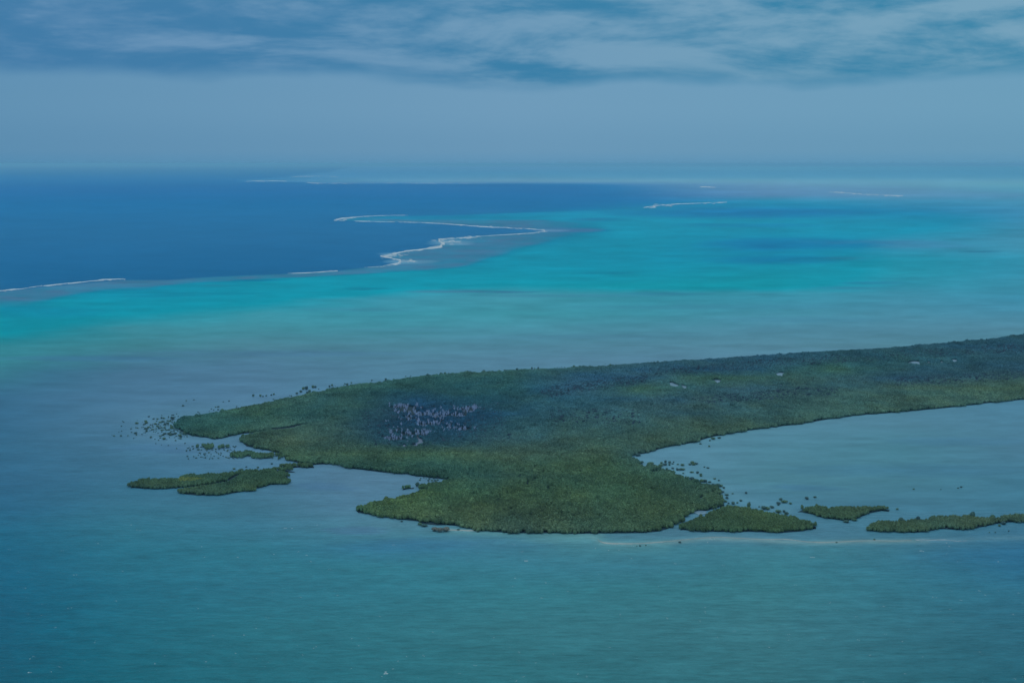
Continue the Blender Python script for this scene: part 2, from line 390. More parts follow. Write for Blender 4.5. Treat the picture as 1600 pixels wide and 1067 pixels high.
# the chart wobbles a little so no border is ruled
wx = (fbm(PX / 90, PY / 9, 3) - 0.5) * np.clip((PY - 256) / 4, 0, 26)
wy = (fbm(PX / 60, PY / 7, 9) - 0.5) * np.clip((PY - 256) / 40, 0, 5)
tone = table(water_rows, np.clip(PX + wx * 1.5, 0, 1600), PY + wy)
dy_ = np.array([r[0] for r in deep_rows], float); dc = np.array([r[1] for r in deep_rows], float)
deep_tone = np.stack([np.interp(PY, dy_, dc[:, j]) for j in range(3)], -1)
tone[..., 2] -= 6 * np.clip((PY - 480) / 60, 0, 1)
tone -= (6 * np.exp(-((PX - 480) / 420) ** 2 - ((PY - 585) / 45) ** 2))[..., None]
# the reef flat: a grey shelf between the breakers and the turquoise lagoon
FLAT = [(-900, 560), (-300, 500), (-100, 482), (0, 471), (62, 468), (103, 461), (156, 453), (200, 449), (280, 444), (330, 440.5), (400, 436.5), (450, 433.5), (520, 430.5), (580, 427.5), (620, 424.5), (680, 421), (720, 417), (745, 410),
        (775, 400), (800, 392), (820, 385), (850, 377), (880, 371), (910, 365), (945, 359), (950, 353), (920, 347), (870, 344), (800, 343.5), (700, 344), (640, 343.5), (560, 341), (520, 343)] + [(530, 338)]
FLAT = FLAT[:-2] + [(640, 348), (780, 356), (830, 360), (760, 369), (690, 380), (640, 392), (598, 402), (620, 411), (560, 419.5), (450, 428), (330, 433), (195, 437.5), (60, 449.5), (0, 456.5), (-300, 484), (-900, 540)]
fm = inside(FLAT, PX + wx * 1.2, PY + wy * 0.5).astype(float)
fm = box(box(box(fm, 9, 1), 2, 0), 5, 1) * np.clip(0.45 + 0.9 * fbm(PX / 40, PY / 3.5, 71), 0, 0.95)
fm = fm * np.clip((955 - PX) / 110, 0, 1)
fl_t = np.array([62., 121, 155]) + (fbm(PX / 30, PY / 3, 72)[..., None] - 0.5) * np.array([30., -14, -10])
tone = tone * (1 - fm[..., None]) + fl_t * fm[..., None]
dm = inside(DEEP, PX, PY).astype(float)
dm = box(box(dm, 5, 1), 2, 0)
soft = box(box(box(box(dm, 61, 1), 9, 0), 61, 1), 9, 0)
blend = np.clip((PX - 780) / 200, 0, 1)          # the east end of the deep basin shoals gradually
dm = dm * (1 - blend) + soft ** 1.3 * blend * np.clip((1120 - PX) / 220, 0, 1)
tone = tone * (1 - dm[..., None]) + deep_tone * dm[..., None]
# seagrass and coral patches in the lagoon
def patch(cx, cy, rx, ry, c, k):
    global tone
    q = ((PX + wx * 3 - cx) / rx) ** 2 + ((PY + wy * 0.6 - cy) / ry) ** 2
    f = (np.clip(1 - q, 0, 1) ** 0.8 * k * np.clip(0.35 + 1.3 * fbm(PX / 45, PY / 3.2, int(cx)), 0, 1))[..., None]
    tone = tone * (1 - f) + np.array(c, float) * f
patch(1230, 381, 160, 10, (8, 118, 166), 0.75); patch(1180, 387, 70, 5, (6, 116, 164), 0.5)
patch(1215, 406, 120, 7.5, (12, 116, 157), 0.75); patch(1330, 379, 190, 4.5, (70, 124, 165), 0.6)
patch(1300, 404, 90, 4, (60, 122, 155), 0.6); patch(1530, 393, 40, 1.6, (44, 110, 140), 0.9); patch(1420, 385, 120, 4, (72, 128, 168), 0.5)
patch(1150, 333, 230, 9, (0, 118, 170), 0.7); patch(1180, 352, 130, 4, (0, 122, 168), 0.5)
patch(940, 343, 60, 3.5, (66, 118, 160), 0.6); patch(890, 360, 70, 4.5, (72, 118, 160), 0.9)
patch(585, 451, 45, 3, (30, 112, 138), 0.7); patch(760, 456, 110, 2.5, (56, 112, 146), 0.7); patch(690, 456, 70, 3, (70, 126, 155), 0.6)
patch(300, 458, 140, 2.0, (0, 120, 150), 0.5); patch(410, 438, 60, 2.0, (0, 115, 155), 0.7); patch(330, 446, 45, 2.5, (70, 124, 150), 0.6)
patch(870, 462, 210, 3, (60, 122, 150), 0.4); patch(1040, 459, 80, 2.5, (48, 118, 150), 0.5); patch(950, 427, 60, 2.2, (0, 118, 150), 0.5)
patch(1370, 442, 70, 2.6, (44, 120, 155), 0.5); patch(1320, 450, 90, 2.6, (56, 124, 155), 0.4); patch(60, 488, 120, 10, (0, 128, 158), 0.6)
patch(250, 462, 90, 3, (0, 128, 158), 0.6); patch(560, 484, 120, 3, (62, 128, 155), 0.4); patch(420, 552, 260, 6, (72, 116, 150), 0.45)
patch(140, 560, 160, 5, (60, 108, 145), 0.5); patch(640, 516, 160, 4, (70, 126, 150), 0.3); patch(900, 527, 200, 4, (72, 124, 152), 0.35)
patch(1260, 500, 160, 5, (66, 126, 155), 0.35); patch(740, 846, 180, 12, (58, 108, 142), 0.4); patch(620, 852, 120, 12, (50, 107, 140), 0.4)
patch(880, 844, 60, 6, (84, 140, 152), 0.6); patch(1560, 868, 160, 14, (44, 104, 140), 0.3); patch(560, 828, 60, 8, (70, 108, 144), 0.5)
patch(1400, 735, 200, 12, (64, 116, 148), 0.4); patch(1260, 762, 60, 6, (64, 112, 146), 0.5); patch(1500, 690, 130, 8, (66, 116, 150), 0.35)
patch(300, 700, 120, 10, (66, 108, 148), 0.35); patch(500, 760, 60, 8, (66, 108, 146), 0.4); patch(1150, 480, 300, 4, (60, 124, 152), 0.3)
patch(700, 379, 50, 5, (104, 152, 182), 0.8); patch(640, 409, 36, 4.5, (100, 150, 180), 0.8); patch(618, 398, 30, 3, (96, 146, 178), 0.6); patch(862, 360.5, 26, 2, (96, 142, 176), 0.7)
def shoal(line, w_, c, k):
    global tone
    f = (np.exp(-(seg_dist(line, PX, PY) / w_) ** 2) * k * np.clip(0.3 + 1.4 * fbm(PX / 30, PY / 4, 6), 0, 1))[..., None]
    tone = tone * (1 - f) + np.array(c, float) * f
shoal([(925, 838), (940, 848), (980, 850), (1045, 847), (1110, 841), (1180, 843.5), (1260, 848), (1340, 846), (1450, 845)], 3.6, (104, 142, 150), 0.75)
shoal([(900, 836), (935, 843), (960, 854), (1040, 852)], 9, (80, 138, 150), 0.5)
shoal([(700, 828), (750, 831), (850, 836), (940, 836)], 5, (92, 142, 150), 0.5)
shoal([(1440, 845), (1520, 842), (1640, 838)], 4, (86, 132, 152), 0.6)
shoal([(240, 660), (215, 676), (260, 684), (320, 700), (400, 712)], 12, (86, 130, 158), 0.5)
shoal([(1005, 716), (1060, 738), (1120, 760), (1170, 785), (1230, 798)], 9, (88, 138, 158), 0.4)
# streaks of sand and weed that follow the coast, stronger over the shallows
st = fbm(PX / 75, PY / 5.0, 21, 5) - 0.5
st2 = fbm(PX / 28, PY / 2.4, 33, 4) - 0.5
shal = np.clip((PY - 262) / 60, 0, 1) * (1 - 0.65 * dm)
tone = tone * (1 + (st * 0.14 + st2 * 0.07) * shal)[..., None]
P3 = at(PX, PY, 0.0)
dist = np.hypot(P3[..., 0], P3[..., 1])
SEA_D = np.log([1194., 1380, 2024, 3642, 6172, 9455, 20200, 37033, 74066, 148133])
SEA_A = np.array([[.0109, .0202, .0287], [.0120, .0225, .0320], [.0095, .0215, .0320], [.0080, .0222, .0348], [.0134, .0380, .0589], [.0196, .0559, .0865], [.0336, .0977, .1516], [.0487, .1452, .2208], [.0750, .2264, .3485], [.0915, .2807, .4338]])
SEA_G = np.array([[.795, .926, 1.02], [.797, .928, 1.02], [.825, .960, 1.055], [.817, .950, 1.048], [.771, .894, .985], [.723, .842, .927], [.594, .687, .751], [.461, .536, .592], [.245, .291, .321], [.085, .091, .099]])
SEA_A[5:] *= [0.95, 0.93, 0.975]
ld = np.log(dist)
sA = np.stack([np.interp(ld, SEA_D, SEA_A[:, j]) for j in range(3)], -1); sG = np.stack([np.interp(ld, SEA_D, SEA_G[:, j]) for j in range(3)], -1)
base = np.clip((lin(tone) - sA) / sG, 0.002, 0.85)   # bed and depth colour that shows the charted tone through the air
nr, nc = PX.shape
idx = np.arange(nr * nc).reshape(nr, nc)
F = np.stack([idx[1:, :-1], idx[1:, 1:], idx[:-1, 1:], idx[:-1, :-1]], -1).reshape(-1, 4)
me = mesh_np('sea', P3.reshape(-1, 3), F, m_sea, True, base.reshape(-1, 3), 'chart')
ca = me.attributes.new('chop', 'FLOAT', 'POINT')
chop_v = np.clip((PY - 560) / 330, 0.05, 1.0) * np.where(inside([(980, 712), (1240, 655), (1700, 600), (1700, 800), (1280, 800), (1120, 790)], PX, PY), 0.35, 1.0)
ca.data.foreach_set('value', chop_v.ravel().astype(np.float32))
tag(obj('sea', me), kind='structure')

# ------------------------------------------------------------------ island outlines
TREE = 5.6
def far(pts, h=TREE):             # an edge seen as the crest of trees: its foot lies behind their height
    out = []
    for x, y in pts:
        d = CAM_H * FPX / (y - HORIZON)
        out.append((x, y + h * 0.8 * FPX / d))
    return out
MAIN = far([(272, 657), (282, 651), (300, 648), (325, 645), (350, 641), (387, 634), (425, 627), (445, 622), (475, 615), (510, 608), (550, 601), (600, 595), (650, 588.5),
            (700, 583.5), (760, 580), (830, 577), (890, 574), (950, 571), (1000, 567.5), (1050, 563.5), (1100, 560.5), (1200, 554.5), (1300, 548), (1350, 545.5), (1400, 542),
            (1470, 536), (1540, 529.5), (1600, 522), (1700, 512), (1900, 494), (2100, 478)]) + \
  [(2100, 590), (1900, 602), (1700, 614), (1600, 624), (1540, 630), (1480, 637), (1420, 642.5), (1380, 646), (1340, 648.5), (1300, 654), (1270, 659), (1240, 663.5), (1200, 668),
   (1170, 672), (1140, 677), (1110, 683), (1080, 692), (1050, 696), (1035, 700), (1015, 706.5), (1003, 709), (990, 709)] + \
  far([(984, 711), (992, 717), (997, 723), (1009, 725), (1016, 722), (1027, 726), (1034, 731), (1050, 735), (1052, 738), (1058, 740), (1070, 746), (1086, 748), (1080, 752), (1098, 755),
       (1112, 757), (1127, 765), (1120, 770), (1130, 778), (1132, 784), (1120, 787)]) + \
  [(1108, 797), (1090, 799), (1075, 803), (1068, 809), (1060, 815), (1048, 823), (1040, 827), (1025, 830.5), (1000, 832.5), (950, 833), (900, 833.5), (870, 832.5), (830, 833), (790, 832),
   (765, 830), (745, 827), (730, 825), (718, 822), (700, 820), (683, 820.5), (660, 818), (653, 814), (640, 813), (625, 811), (612, 809), (605, 807), (590, 806), (575, 803), (560, 801), (556, 797)] + \
  far([(557, 792), (567, 787), (579, 783.5), (600, 779), (623, 775), (640, 770), (654, 766), (668, 762)]) + [(657, 764), (657, 761)] + far([(656, 756), (675, 754), (690, 752), (700, 748)]) + \
  [(704, 750), (683, 747), (665, 745), (650, 743), (640, 741), (625, 739), (610, 739), (590, 737), (570, 734), (550, 732), (543, 730), (538, 728), (530, 725.5), (520, 724.5),
   (490, 726), (470, 724), (458, 721), (447, 719), (445, 712), (437, 708), (425, 705), (410, 702), (398, 700), (385, 697), (380, 692), (375, 685)] + \
  far([(378, 680), (392, 677), (405, 675), (428, 671)]) + [(428, 673), (405, 675), (395, 676), (375, 678), (360, 681.5), (350, 684), (340, 686), (320, 683), (300, 681), (285, 675), (275, 668), (271, 663)]
ISLETS = [
 ('low forked mangrove islet standing off the left shore of the forest', 
  far([(204, 757), (207, 751), (215, 749), (240, 746), (255, 745), (280, 746), (283, 742), (300, 739.5), (330, 738), (345, 738.5), (375, 735), (400, 732), (425, 731), (440, 734), (449, 737), (450, 742)]) +
  [(451, 755), (440, 756), (425, 757), (405, 762), (385, 767), (360, 771), (340, 773.5), (310, 774), (290, 772), (278, 770), (286, 765), (304, 760), (270, 762.5), (250, 763.5), (225, 763.5), (210, 762)]),
 ('narrow green mangrove strip tucked between the forked islet and the forest edge',
  far([(425, 727), (440, 724), (460, 722.5), (490, 723.5)]) + [(491, 731), (470, 730.5), (445, 731), (430, 730.5)]),
 ('small mangrove sliver touching the top right corner of the forked islet',
  far([(416, 731.5), (440, 729), (455, 731), (462, 733)]) + [(459, 737), (440, 737), (425, 736)]),
 ('ragged mangrove clump in open water below the western tip',
  far([(305, 695), (317, 692), (330, 691), (345, 693), (360, 690), (370, 697), (373, 699)]) + [(370, 702), (350, 701), (330, 701.5), (315, 700)]),
 ('broken patch of mangroves reaching left from the shore above the forked islet',
  far([(362, 706), (372, 703), (385, 702), (400, 706), (415, 705), (430, 706), (445, 709)]) + [(446, 718), (430, 718.5), (415, 717), (400, 717.5), (385, 719), (372, 718), (366, 713)]),
 ('tiny oval mangrove islet alone in the mouth of the left inlet',
  far([(629, 760), (632, 757), (640, 756), (646, 758)]) + [(647, 761.5), (638, 763.5), (630, 762.5)]),
 ('lens shaped mangrove islet across the narrow channel behind the sandbar',
  far([(1063, 822), (1066, 815), (1080, 808), (1100, 801), (1115, 794), (1125, 790), (1150, 789), (1165, 791), (1190, 796), (1215, 800), (1240, 805.5), (1260, 811.5), (1272, 817), (1275, 820)]) +
  [(1275, 823), (1268, 826.5), (1250, 830), (1225, 832), (1200, 831.5), (1180, 830.5), (1150, 830.5), (1110, 830.5), (1085, 829), (1068, 827.5)]),
 ('ragged small mangrove islet in the bay between the two smooth islets',
  far([(1246, 794), (1255, 790), (1272, 787), (1283, 789), (1286, 793), (1304, 791), (1333, 790), (1345, 792), (1368, 789), (1385, 790), (1389, 793)]) +
  [(1390, 796), (1378, 798), (1357, 802), (1345, 807.5), (1335, 811.5), (1320, 813), (1305, 811.5), (1280, 807), (1270, 803.5), (1253, 800)]),
 ('long mangrove islet running out of the picture on the right',
  far([(1354, 824), (1357, 819), (1370, 815), (1400, 812), (1415, 809), (1445, 810), (1463, 805), (1485, 803), (1510, 804), (1540, 805), (1553, 808), (1570, 803), (1600, 800), (1650, 796), (1750, 792)]) +
  [(1750, 806), (1650, 812), (1600, 815), (1570, 816), (1556, 818), (1540, 822), (1520, 826), (1495, 827.5), (1468, 826), (1450, 830), (1428, 832), (1400, 830.5), (1370, 829.5), (1356, 828.5)]),
]
def to_world(poly): 
    p = np.array(poly, float); return at(p[:, 0], p[:, 1], 0.0)[:, :2]
def slab(name, W, z0, z1, mat, parent=None, org=(0, 0)):
    bm = bmesh.new()
    vs = [bm.verts.new((x - org[0], y - org[1], z1)) for x, y in W]
    f = bm.faces.new(vs)
    f.normal_update()
    if f.normal.z < 0: f.normal_flip()
    r = bmesh.ops.extrude_face_region(bm, geom=[f])
    for v_ in r['geom']:
        if isinstance(v_, bmesh.types.BMVert): v_.co.z = z0
    bmesh.ops.triangulate(bm, faces=bm.faces[:])
    bmesh.ops.recalc_face_normals(bm, faces=bm.faces[:])
    me = bpy.data.meshes.new(name); bm.to_mesh(me); bm.free(); me.materials.append(mat)
    return obj(name, me, parent)

# ------------------------------------------------------------------ forest tone chart
forest_rows = [
 (520, [(800, (50, 88, 88)), (1600, (44, 84, 90))]),
 (540, [(800, (50, 88, 88)), (1600, (40, 80, 92))]),
 (560, [(800, (56, 92, 86)), (1000, (50, 88, 88)), (1200, (42, 82, 94)), (1400, (44, 86, 88)), (1600, (46, 84, 90))]),
 (578, [(600, (56, 92, 82)), (800, (52, 92, 84)), (1000, (42, 82, 94)), (1150, (38, 78, 94)), (1300, (50, 92, 82)), (1450, (42, 82, 92)), (1600, (44, 82, 92))]),
 (592, [(500, (56, 92, 80)), (650, (46, 88, 82)), (800, (42, 86, 86)), (900, (44, 86, 102)), (1000, (42, 82, 99)), (1100, (52, 92, 80)), (1250, (50, 88, 84)), (1400, (42, 80, 94)), (1600, (50, 86, 84))]),
 (608, [(450, (58, 94, 80)), (550, (48, 88, 80)), (650, (42, 84, 82)), (800, (36, 82, 88)), (900, (44, 87, 105)), (1000, (48, 90, 82)), (1150, (44, 82, 92)), (1300, (48, 86, 88)), (1450, (54, 88, 80)), (1600, (58, 90, 76))]),
 (625, [(350, (54, 90, 76)), (450, (54, 90, 80)), (560, (44, 84, 82)), (650, (34, 74, 90)), (750, (34, 78, 86)), (900, (36, 78, 90)), (1050, (44, 82, 92)), (1200, (46, 84, 86)), (1350, (50, 86, 82)), (1600, (54, 88, 80))]),
 (648, [(290, (40, 80, 78)), (400, (50, 88, 76)), (470, (40, 80, 78)), (560, (48, 86, 82)), (650, (30, 66, 92)), (780, (32, 74, 90)), (900, (46, 86, 90)), (1050, (48, 84, 86)), (1200, (50, 86, 82)), (1400, (54, 88, 78))]),
 (668, [(290, (38, 78, 76)), (360, (40, 80, 76)), (430, (54, 88, 78)), (520, (52, 86, 80)), (600, (32, 70, 86)), (700, (34, 74, 90)), (800, (44, 84, 88)), (950, (50, 86, 84)), (1100, (56, 88, 76))]),
 (690, [(380, (46, 80, 72)), (450, (56, 86, 74)), (550, (48, 82, 77)), (620, (36, 74, 82)), (720, (38, 78, 88)), (800, (52, 86, 82)), (950, (56, 90, 78)), (1100, (54, 86, 74))]),
 (710, [(400, (46, 82, 70)), (500, (54, 86, 70)), (650, (58, 92, 70)), (800, (58, 90, 76)), (950, (56, 88, 72)), (1000, (46, 78, 72))]),
 (728, [(450, (50, 84, 68)), (560, (42, 80, 70)), (700, (42, 80, 70)), (800, (52, 86, 70)), (950, (52, 86, 66)), (1050, (46, 78, 70))]),
 (745, [(500, (44, 80, 68)), (700, (40, 76, 66)), (800, (44, 78, 68)), (950, (52, 86, 66)), (1050, (46, 80, 66)), (1150, (46, 78, 66))]),
 (770, [(204, (50, 80, 70)), (600, (54, 88, 62)), (800, (52, 86, 66)), (1000, (50, 82, 62)), (1100, (46, 78, 66)), (1250, (52, 82, 66)), (1500, (52, 82, 70))]),
 (800, [(204, (52, 80, 68)), (560, (52, 84, 62)), (700, (56, 86, 64)), (800, (54, 84, 66)), (1000, (52, 82, 62)), (1200, (54, 86, 64)), (1500, (54, 84, 70))]),
 (835, [(560, (48, 78, 66)), (700, (50, 80, 66)), (800, (52, 80, 68)), (1000, (50, 80, 62)), (1200, (54, 86, 62)), (1500, (54, 84, 68))]),
]
CANOPY = np.array([0.365, 0.475, 0.44])   # a rough canopy shows less than a level sheet does
DEADZONE = [(600, 634), (612, 630), (640, 634), (690, 642), (735, 638), (752, 640), (735, 652), (700, 656), (705, 664), (745, 670), (728, 680), (690, 682), (665, 697), (630, 698), (606, 696),
            (600, 680), (592, 672), (598, 660), (625, 655), (612, 645)]
PALEFLAT = [(624, 699), (634, 693), (642, 687), (652, 683), (661, 687), (663, 697), (648, 701), (632, 702)]
def pond_poly(x0, y0, x1, y1, skew=0.0, k=0):
    cx, cy = (x0 + x1) / 2, (y0 + y1 + 4.5) / 2; rx, ry = (x1 - x0) / 2, (y1 - y0 + 4.5) / 2
    out = []
    for i in range(18):
        a_ = i * math.tau / 18
        q = 0.8 + 0.35 * math.sin(3 * a_ + k) * 0.6 + 0.1 * math.sin(5 * a_ + 2 * k)
        out.append((cx + rx * math.cos(a_) * q + skew * math.sin(a_), cy + ry * math.sin(a_) * (0.85 + 0.15 * q)))
    return out
PONDS = [('pale pond left of a second smaller pond in the far forest', pond_poly(1042, 597.5, 1062, 603, 4, 1)), ('small pale triangular pond', pond_poly(1062, 601.5, 1075, 606, 2, 2)),
         ('thin pond', pond_poly(1111, 593, 1130, 596.5, 1, 3)), ('pond among dark trees', pond_poly(1209, 582, 1229, 586.5, 0, 4)),
         ('bright sliver pond', pond_poly(1414, 564.5, 1444, 567.5, 2, 5)), ('pond', pond_poly(1446, 565.5, 1456, 567, 0, 6)), ('pond', pond_poly(1466, 564.5, 1477, 566.5, 0, 1)), ('pond', pond_poly(1484, 561.5, 1498, 564, 0, 2)),
         ('pond', pond_poly(1215, 601, 1225, 602, 0, 2))]
PONDS += [('water pocket', [(1015, 737.5), (1024, 736), (1034, 737), (1030, 740.5), (1020, 742.5), (1014, 741)]), ('water pocket', [(1093, 779), (1099, 776.5), (1101, 780), (1096, 784.5), (1091, 784)]),
          ('water pocket', [(1082, 800), (1092, 797.5), (1104, 798.5), (1103, 802.5), (1092, 804.5)]), ('water pocket', [(1066, 750), (1078, 751.5), (1082, 754), (1074, 755)]), ('water pocket', [(1108, 770), (1118, 769), (1116, 773), (1109, 774)])]
GAPS = [([(428, 672), (450, 669.5), (474, 665)], 1.6), ([(700, 750), (740, 746), (800, 742), (870, 740), (905, 741)], 1.4), ([(980, 655), (1000, 658)], 1.0), ([(895, 653), (912, 655)], 1.0),
        ([(1180, 602), (1240, 604)], 0.8), ([(1370, 570), (1410, 569)], 0.8), ([(1560, 553), (1590, 554)], 0.8), ([(555, 675), (580, 674)], 1.6), ([(600, 695), (625, 697)], 1.8), ([(685, 697), (712, 701)], 1.6),
        ([(1195, 583), (1212, 584)], 1.4), ([(1130, 588), (1180, 587)], 0.7), ([(1235, 590), (1290, 590)], 0.6), ([(760, 636), (735, 640)], 1.2)]
ISLET_GAPS = [([(300, 763), (330, 758.5), (355, 754), (366, 747), (372, 744)], 2.3), ([(282, 766), (300, 764)], 1.6)]

def crown_spots(poly, step, seed, zrand=(4.4, 6.4)):
    """jittered crown positions inside an outline: world xyz, crown radius, height, outline distance in pixels"""
    r_ = np.random.default_rng(seed)
    W = to_world(poly)
    x0, y0 = W.min(0); x1, y1 = W.max(0)
    gx, gy = np.meshgrid(np.arange(x0, x1, step), np.arange(y0, y1, step * 0.9))
    gx = gx + (np.arange(gx.shape[0]) % 2)[:, None] * step / 2
    gx = (gx + r_.uniform(-.42, .42, gx.shape) * step).ravel(); gy = (gy + r_.uniform(-.42, .42, gy.shape) * step).ravel()
    # ragged outline in metres
    jx = gx + (fbm(gx / 13, gy / 13, seed) - 0.5) * 22; jy = gy + (fbm(gx / 13, gy / 13, seed + 5) - 0.5) * 24
    m = inside(W, jx, jy)
    return gx[m], gy[m], r_
def tint_for(gx, gy, r_, seed):
    P = np.stack([gx, gy, np.full_like(gx, 3.0)], -1)
    px, py = pix(P)
    tn = table(forest_rows, px, py)
    d = np.hypot(gx, gy)
    mid = np.exp(-((py - 622) / 38) ** 2)[:, None] * np.clip((px - 620) / 200, 0, 1)[:, None]
    base = albedo(tn + np.array([1., 2, 2]) + np.clip((py - 670) / 40, 0, 1)[:, None] * np.array([2., 0, -1]) + np.clip((560 - px) / 120, 0, 1)[:, None] * np.array([3., 2, -1]) + mid * np.array([7., 6, 1]), d, CANOPY, np.zeros(3), 0.35)
    n = fbm(gx / 60, gy / 90, seed + 2, 4) - 0.5
    n2 = fbm(gx / 16, gy / 22, seed + 8, 3) - 0.5
    k = 1 + 0.75 * n + 0.5 * n2 + r_.normal(0, 0.10, gx.shape)
    base = base * np.clip(k, 0.45, 1.8)[:, None]
    warm = (fbm(gx / 40, gy / 70, seed + 31, 3) - 0.5 + r_.normal(0, 0.04, gx.shape))[:, None] * 0.7
    base = base * (1 + warm * np.array([0.55, 0.12, -0.35]))
    return np.clip(base, 0.004, 0.4), px, py

# ------------------------------------------------------------------ crowns
def ico(sub):
    bm = bmesh.new(); bmesh.ops.create_icosphere(bm, subdivisions=sub, radius=1.0)
    V = np.array([v_.co[:] for v_ in bm.verts]); F = np.array([[v_.index for v_ in f.verts] for f in bm.faces]); bm.free()
    return V, F
ICO2 = ico(2); ICO3 = ico(3)
def lumpy(seed, sub=ICO2, amp=0.3, flat=0.55):
    r_ = np.random.default_rng(seed)
    V = sub[0].copy()
    cs = r_.normal(size=(9, 3)); cs /= np.linalg.norm(cs, axis=1)[:, None]
    k = np.ones(len(V)) * 0.72
    for c in cs:
        k = np.maximum(k, 0.72 + amp * np.clip((V @ c - 0.45) / 0.55, 0, 1) ** 0.6 * r_.uniform(0.5, 1.0))
    k += r_.normal(0, 0.04, len(V))
    V = V * k[:, None]
    V[:, 2] = np.where(V[:, 2] < 0, V[:, 2] * 0.9, V[:, 2] * 1.0)
    return V, sub[1]
def leaf_quads(seed, n, size, V=None):
    """n leaf clumps laid over a unit crown"""
    r_ = np.random.default_rng(seed)
    d = r_.normal(size=(n, 3)); d /= np.linalg.norm(d, axis=1)[:, None]
    d[:, 2] = np.where(d[:, 2] < -0.5, -d[:, 2], d[:, 2])
    # radius from lumps
    cs = np.random.default_rng(seed // 7).normal(size=(8, 3)); cs /= np.linalg.norm(cs, axis=1)[:, None]
    k = np.full(n, 0.72)
    for c in cs: k = np.maximum(k, 0.72 + 0.34 * np.clip((d @ c - 0.45) / 0.55, 0, 1) ** 0.6)
    k *= r_.uniform(0.82, 1.08, n)
    c = d * k[:, None]
    nrm = d + r_.normal(0, 0.55, (n, 3)); nrm /= np.linalg.norm(nrm, axis=1)[:, None]
    up = r_.normal(size=(n, 3)); u = np.cross(nrm, up); u /= np.linalg.norm(u, axis=1)[:, None]; w_ = np.cross(nrm, u)
    s = r_.uniform(0.6, 1.25, n)[:, None] * size
    q = np.stack([c - u * s, c + w_ * s * 0.7, c + u * s, c - w_ * s * 0.7], 1).reshape(-1, 3)
    f = np.arange(4 * n).reshape(n, 4)
    return q, f
def tri(f): return np.concatenate([f[:, [0, 1, 2]], f[:, [0, 2, 3]]])
def crown_mesh(name, seed, mat, sub=ICO2, n=110, size=0.24):
    V, F = lumpy(seed, sub); V = V * 0.9
    q, f = leaf_quads(seed * 7, n, size)
    return mesh_np(name, np.concatenate([V, q]), np.concatenate([F, tri(f) + len(V)]), mat)

# forest crowns, one per tree of the closed canopy, as a geometry-node scatter
proto = bpy.data.collections.new('crown_kinds')
for i in range(6):
    proto.objects.link(bpy.data.objects.new('crown_kind', crown_mesh('crown_kind', 20 + i, m_leaf)))
ng = bpy.data.node_groups.new('scatter_crowns', 'GeometryNodeTree')
ng.interface.new_socket('Geometry', in_out='INPUT', socket_type='NodeSocketGeometry')
ng.interface.new_socket('Geometry', in_out='OUTPUT', socket_type='NodeSocketGeometry')
gi = ng.nodes.new('NodeGroupInput'); go = ng.nodes.new('NodeGroupOutput')
ip = ng.nodes.new('GeometryNodeInstanceOnPoints'); ci = ng.nodes.new('GeometryNodeCollectionInfo')
ci.inputs['Collection'].default_value = proto; ci.inputs['Separate Children'].default_value = True; ci.inputs['Reset Children'].default_value = True
ip.inputs['Pick Instance'].default_value = True
def attr(nm, ty):
    q = ng.nodes.new('GeometryNodeInputNamedAttribute'); q.data_type = ty; q.inputs[0].default_value = nm
    return q.outputs[0]
ng.links.new(gi.outputs[0], ip.inputs['Points']); ng.links.new(ci.outputs[0], ip.inputs['Instance'])
ng.links.new(attr('kind_index', 'INT'), ip.inputs['Instance Index'])
ng.links.new(attr('turn', 'FLOAT_VECTOR'), ip.inputs['Rotation'])
ng.links.new(attr('size', 'FLOAT_VECTOR'), ip.inputs['Scale'])
ng.links.new(ip.outputs[0], go.inputs[0])

W_ = to_world(MAIN)
gx, gy, r_ = crown_spots(MAIN, 3.05, 5)
tn, px, py = tint_for(gx, gy, r_, 5)
gpx, gpy = pix(np.stack([gx, gy, np.zeros_like(gx)], -1))
keep = (gpx > -60) & (gpx < 1900)
for _, poly in PONDS: keep &= ~inside(poly, gpx, gpy)
keep &= ~(inside(PALEFLAT, gpx, gpy) & (fbm(gx / 7, gy / 10, 31, 2) < 0.60))
creek = np.zeros(len(gx))
for ln, wd in GAPS:
    creek = np.maximum(creek, np.exp(-(seg_dist(np.array(ln) * [0.35, 1], gpx * 0.35, gpy) / (2.0 * wd * (0.6 + 0.8 * fbm(gpx / 15, gpy / 3, 4)))) ** 2))
keep &= seg_dist(np.array(GAPS[0][0]) * [0.35, 1], gpx * 0.35, gpy) > 2.2
dz = inside(DEADZONE, gpx + (fbm(gpx / 20, gpy / 6, 2) - .5) * 30, gpy + (fbm(gpx / 20, gpy / 6, 8) - .5) * 10)
bare = fbm(gx / 34, gy / 40, 77)
keep &= ~(dz & (bare + r_.normal(0, 0.06, gx.shape) < 0.53))
# frayed western tip: the trees thin out
thin = np.clip((300 - gpx) / 34, 0, 1) * (gpy < 700)
keep &= r_.uniform(0, 1, gx.shape) > thin * 0.6
keep &= ~((fbm(gx / 10, gy / 14, 123, 2) < 0.20) & (fbm(gx / 90, gy / 120, 124) > 0.45))
# thin greyish canopy with bare mud between in the blue-grey belts
gx, gy, tn, px, py, gpx, gpy, creek = [q[keep] for q in (gx, gy, tn, px, py, gpx, gpy, creek)]
n_ = len(gx)
hgt_ = 4.7 + 2.2 * (fbm(gx / 45, gy / 45, 91) - 0.5) + 1.8 * (fbm(gx / 13, gy / 11, 17, 2) - 0.5) + r_.normal(0, 0.28, n_)
hgt_ = np.clip(hgt_ * (1 - 0.62 * creek), 1.6, 9)
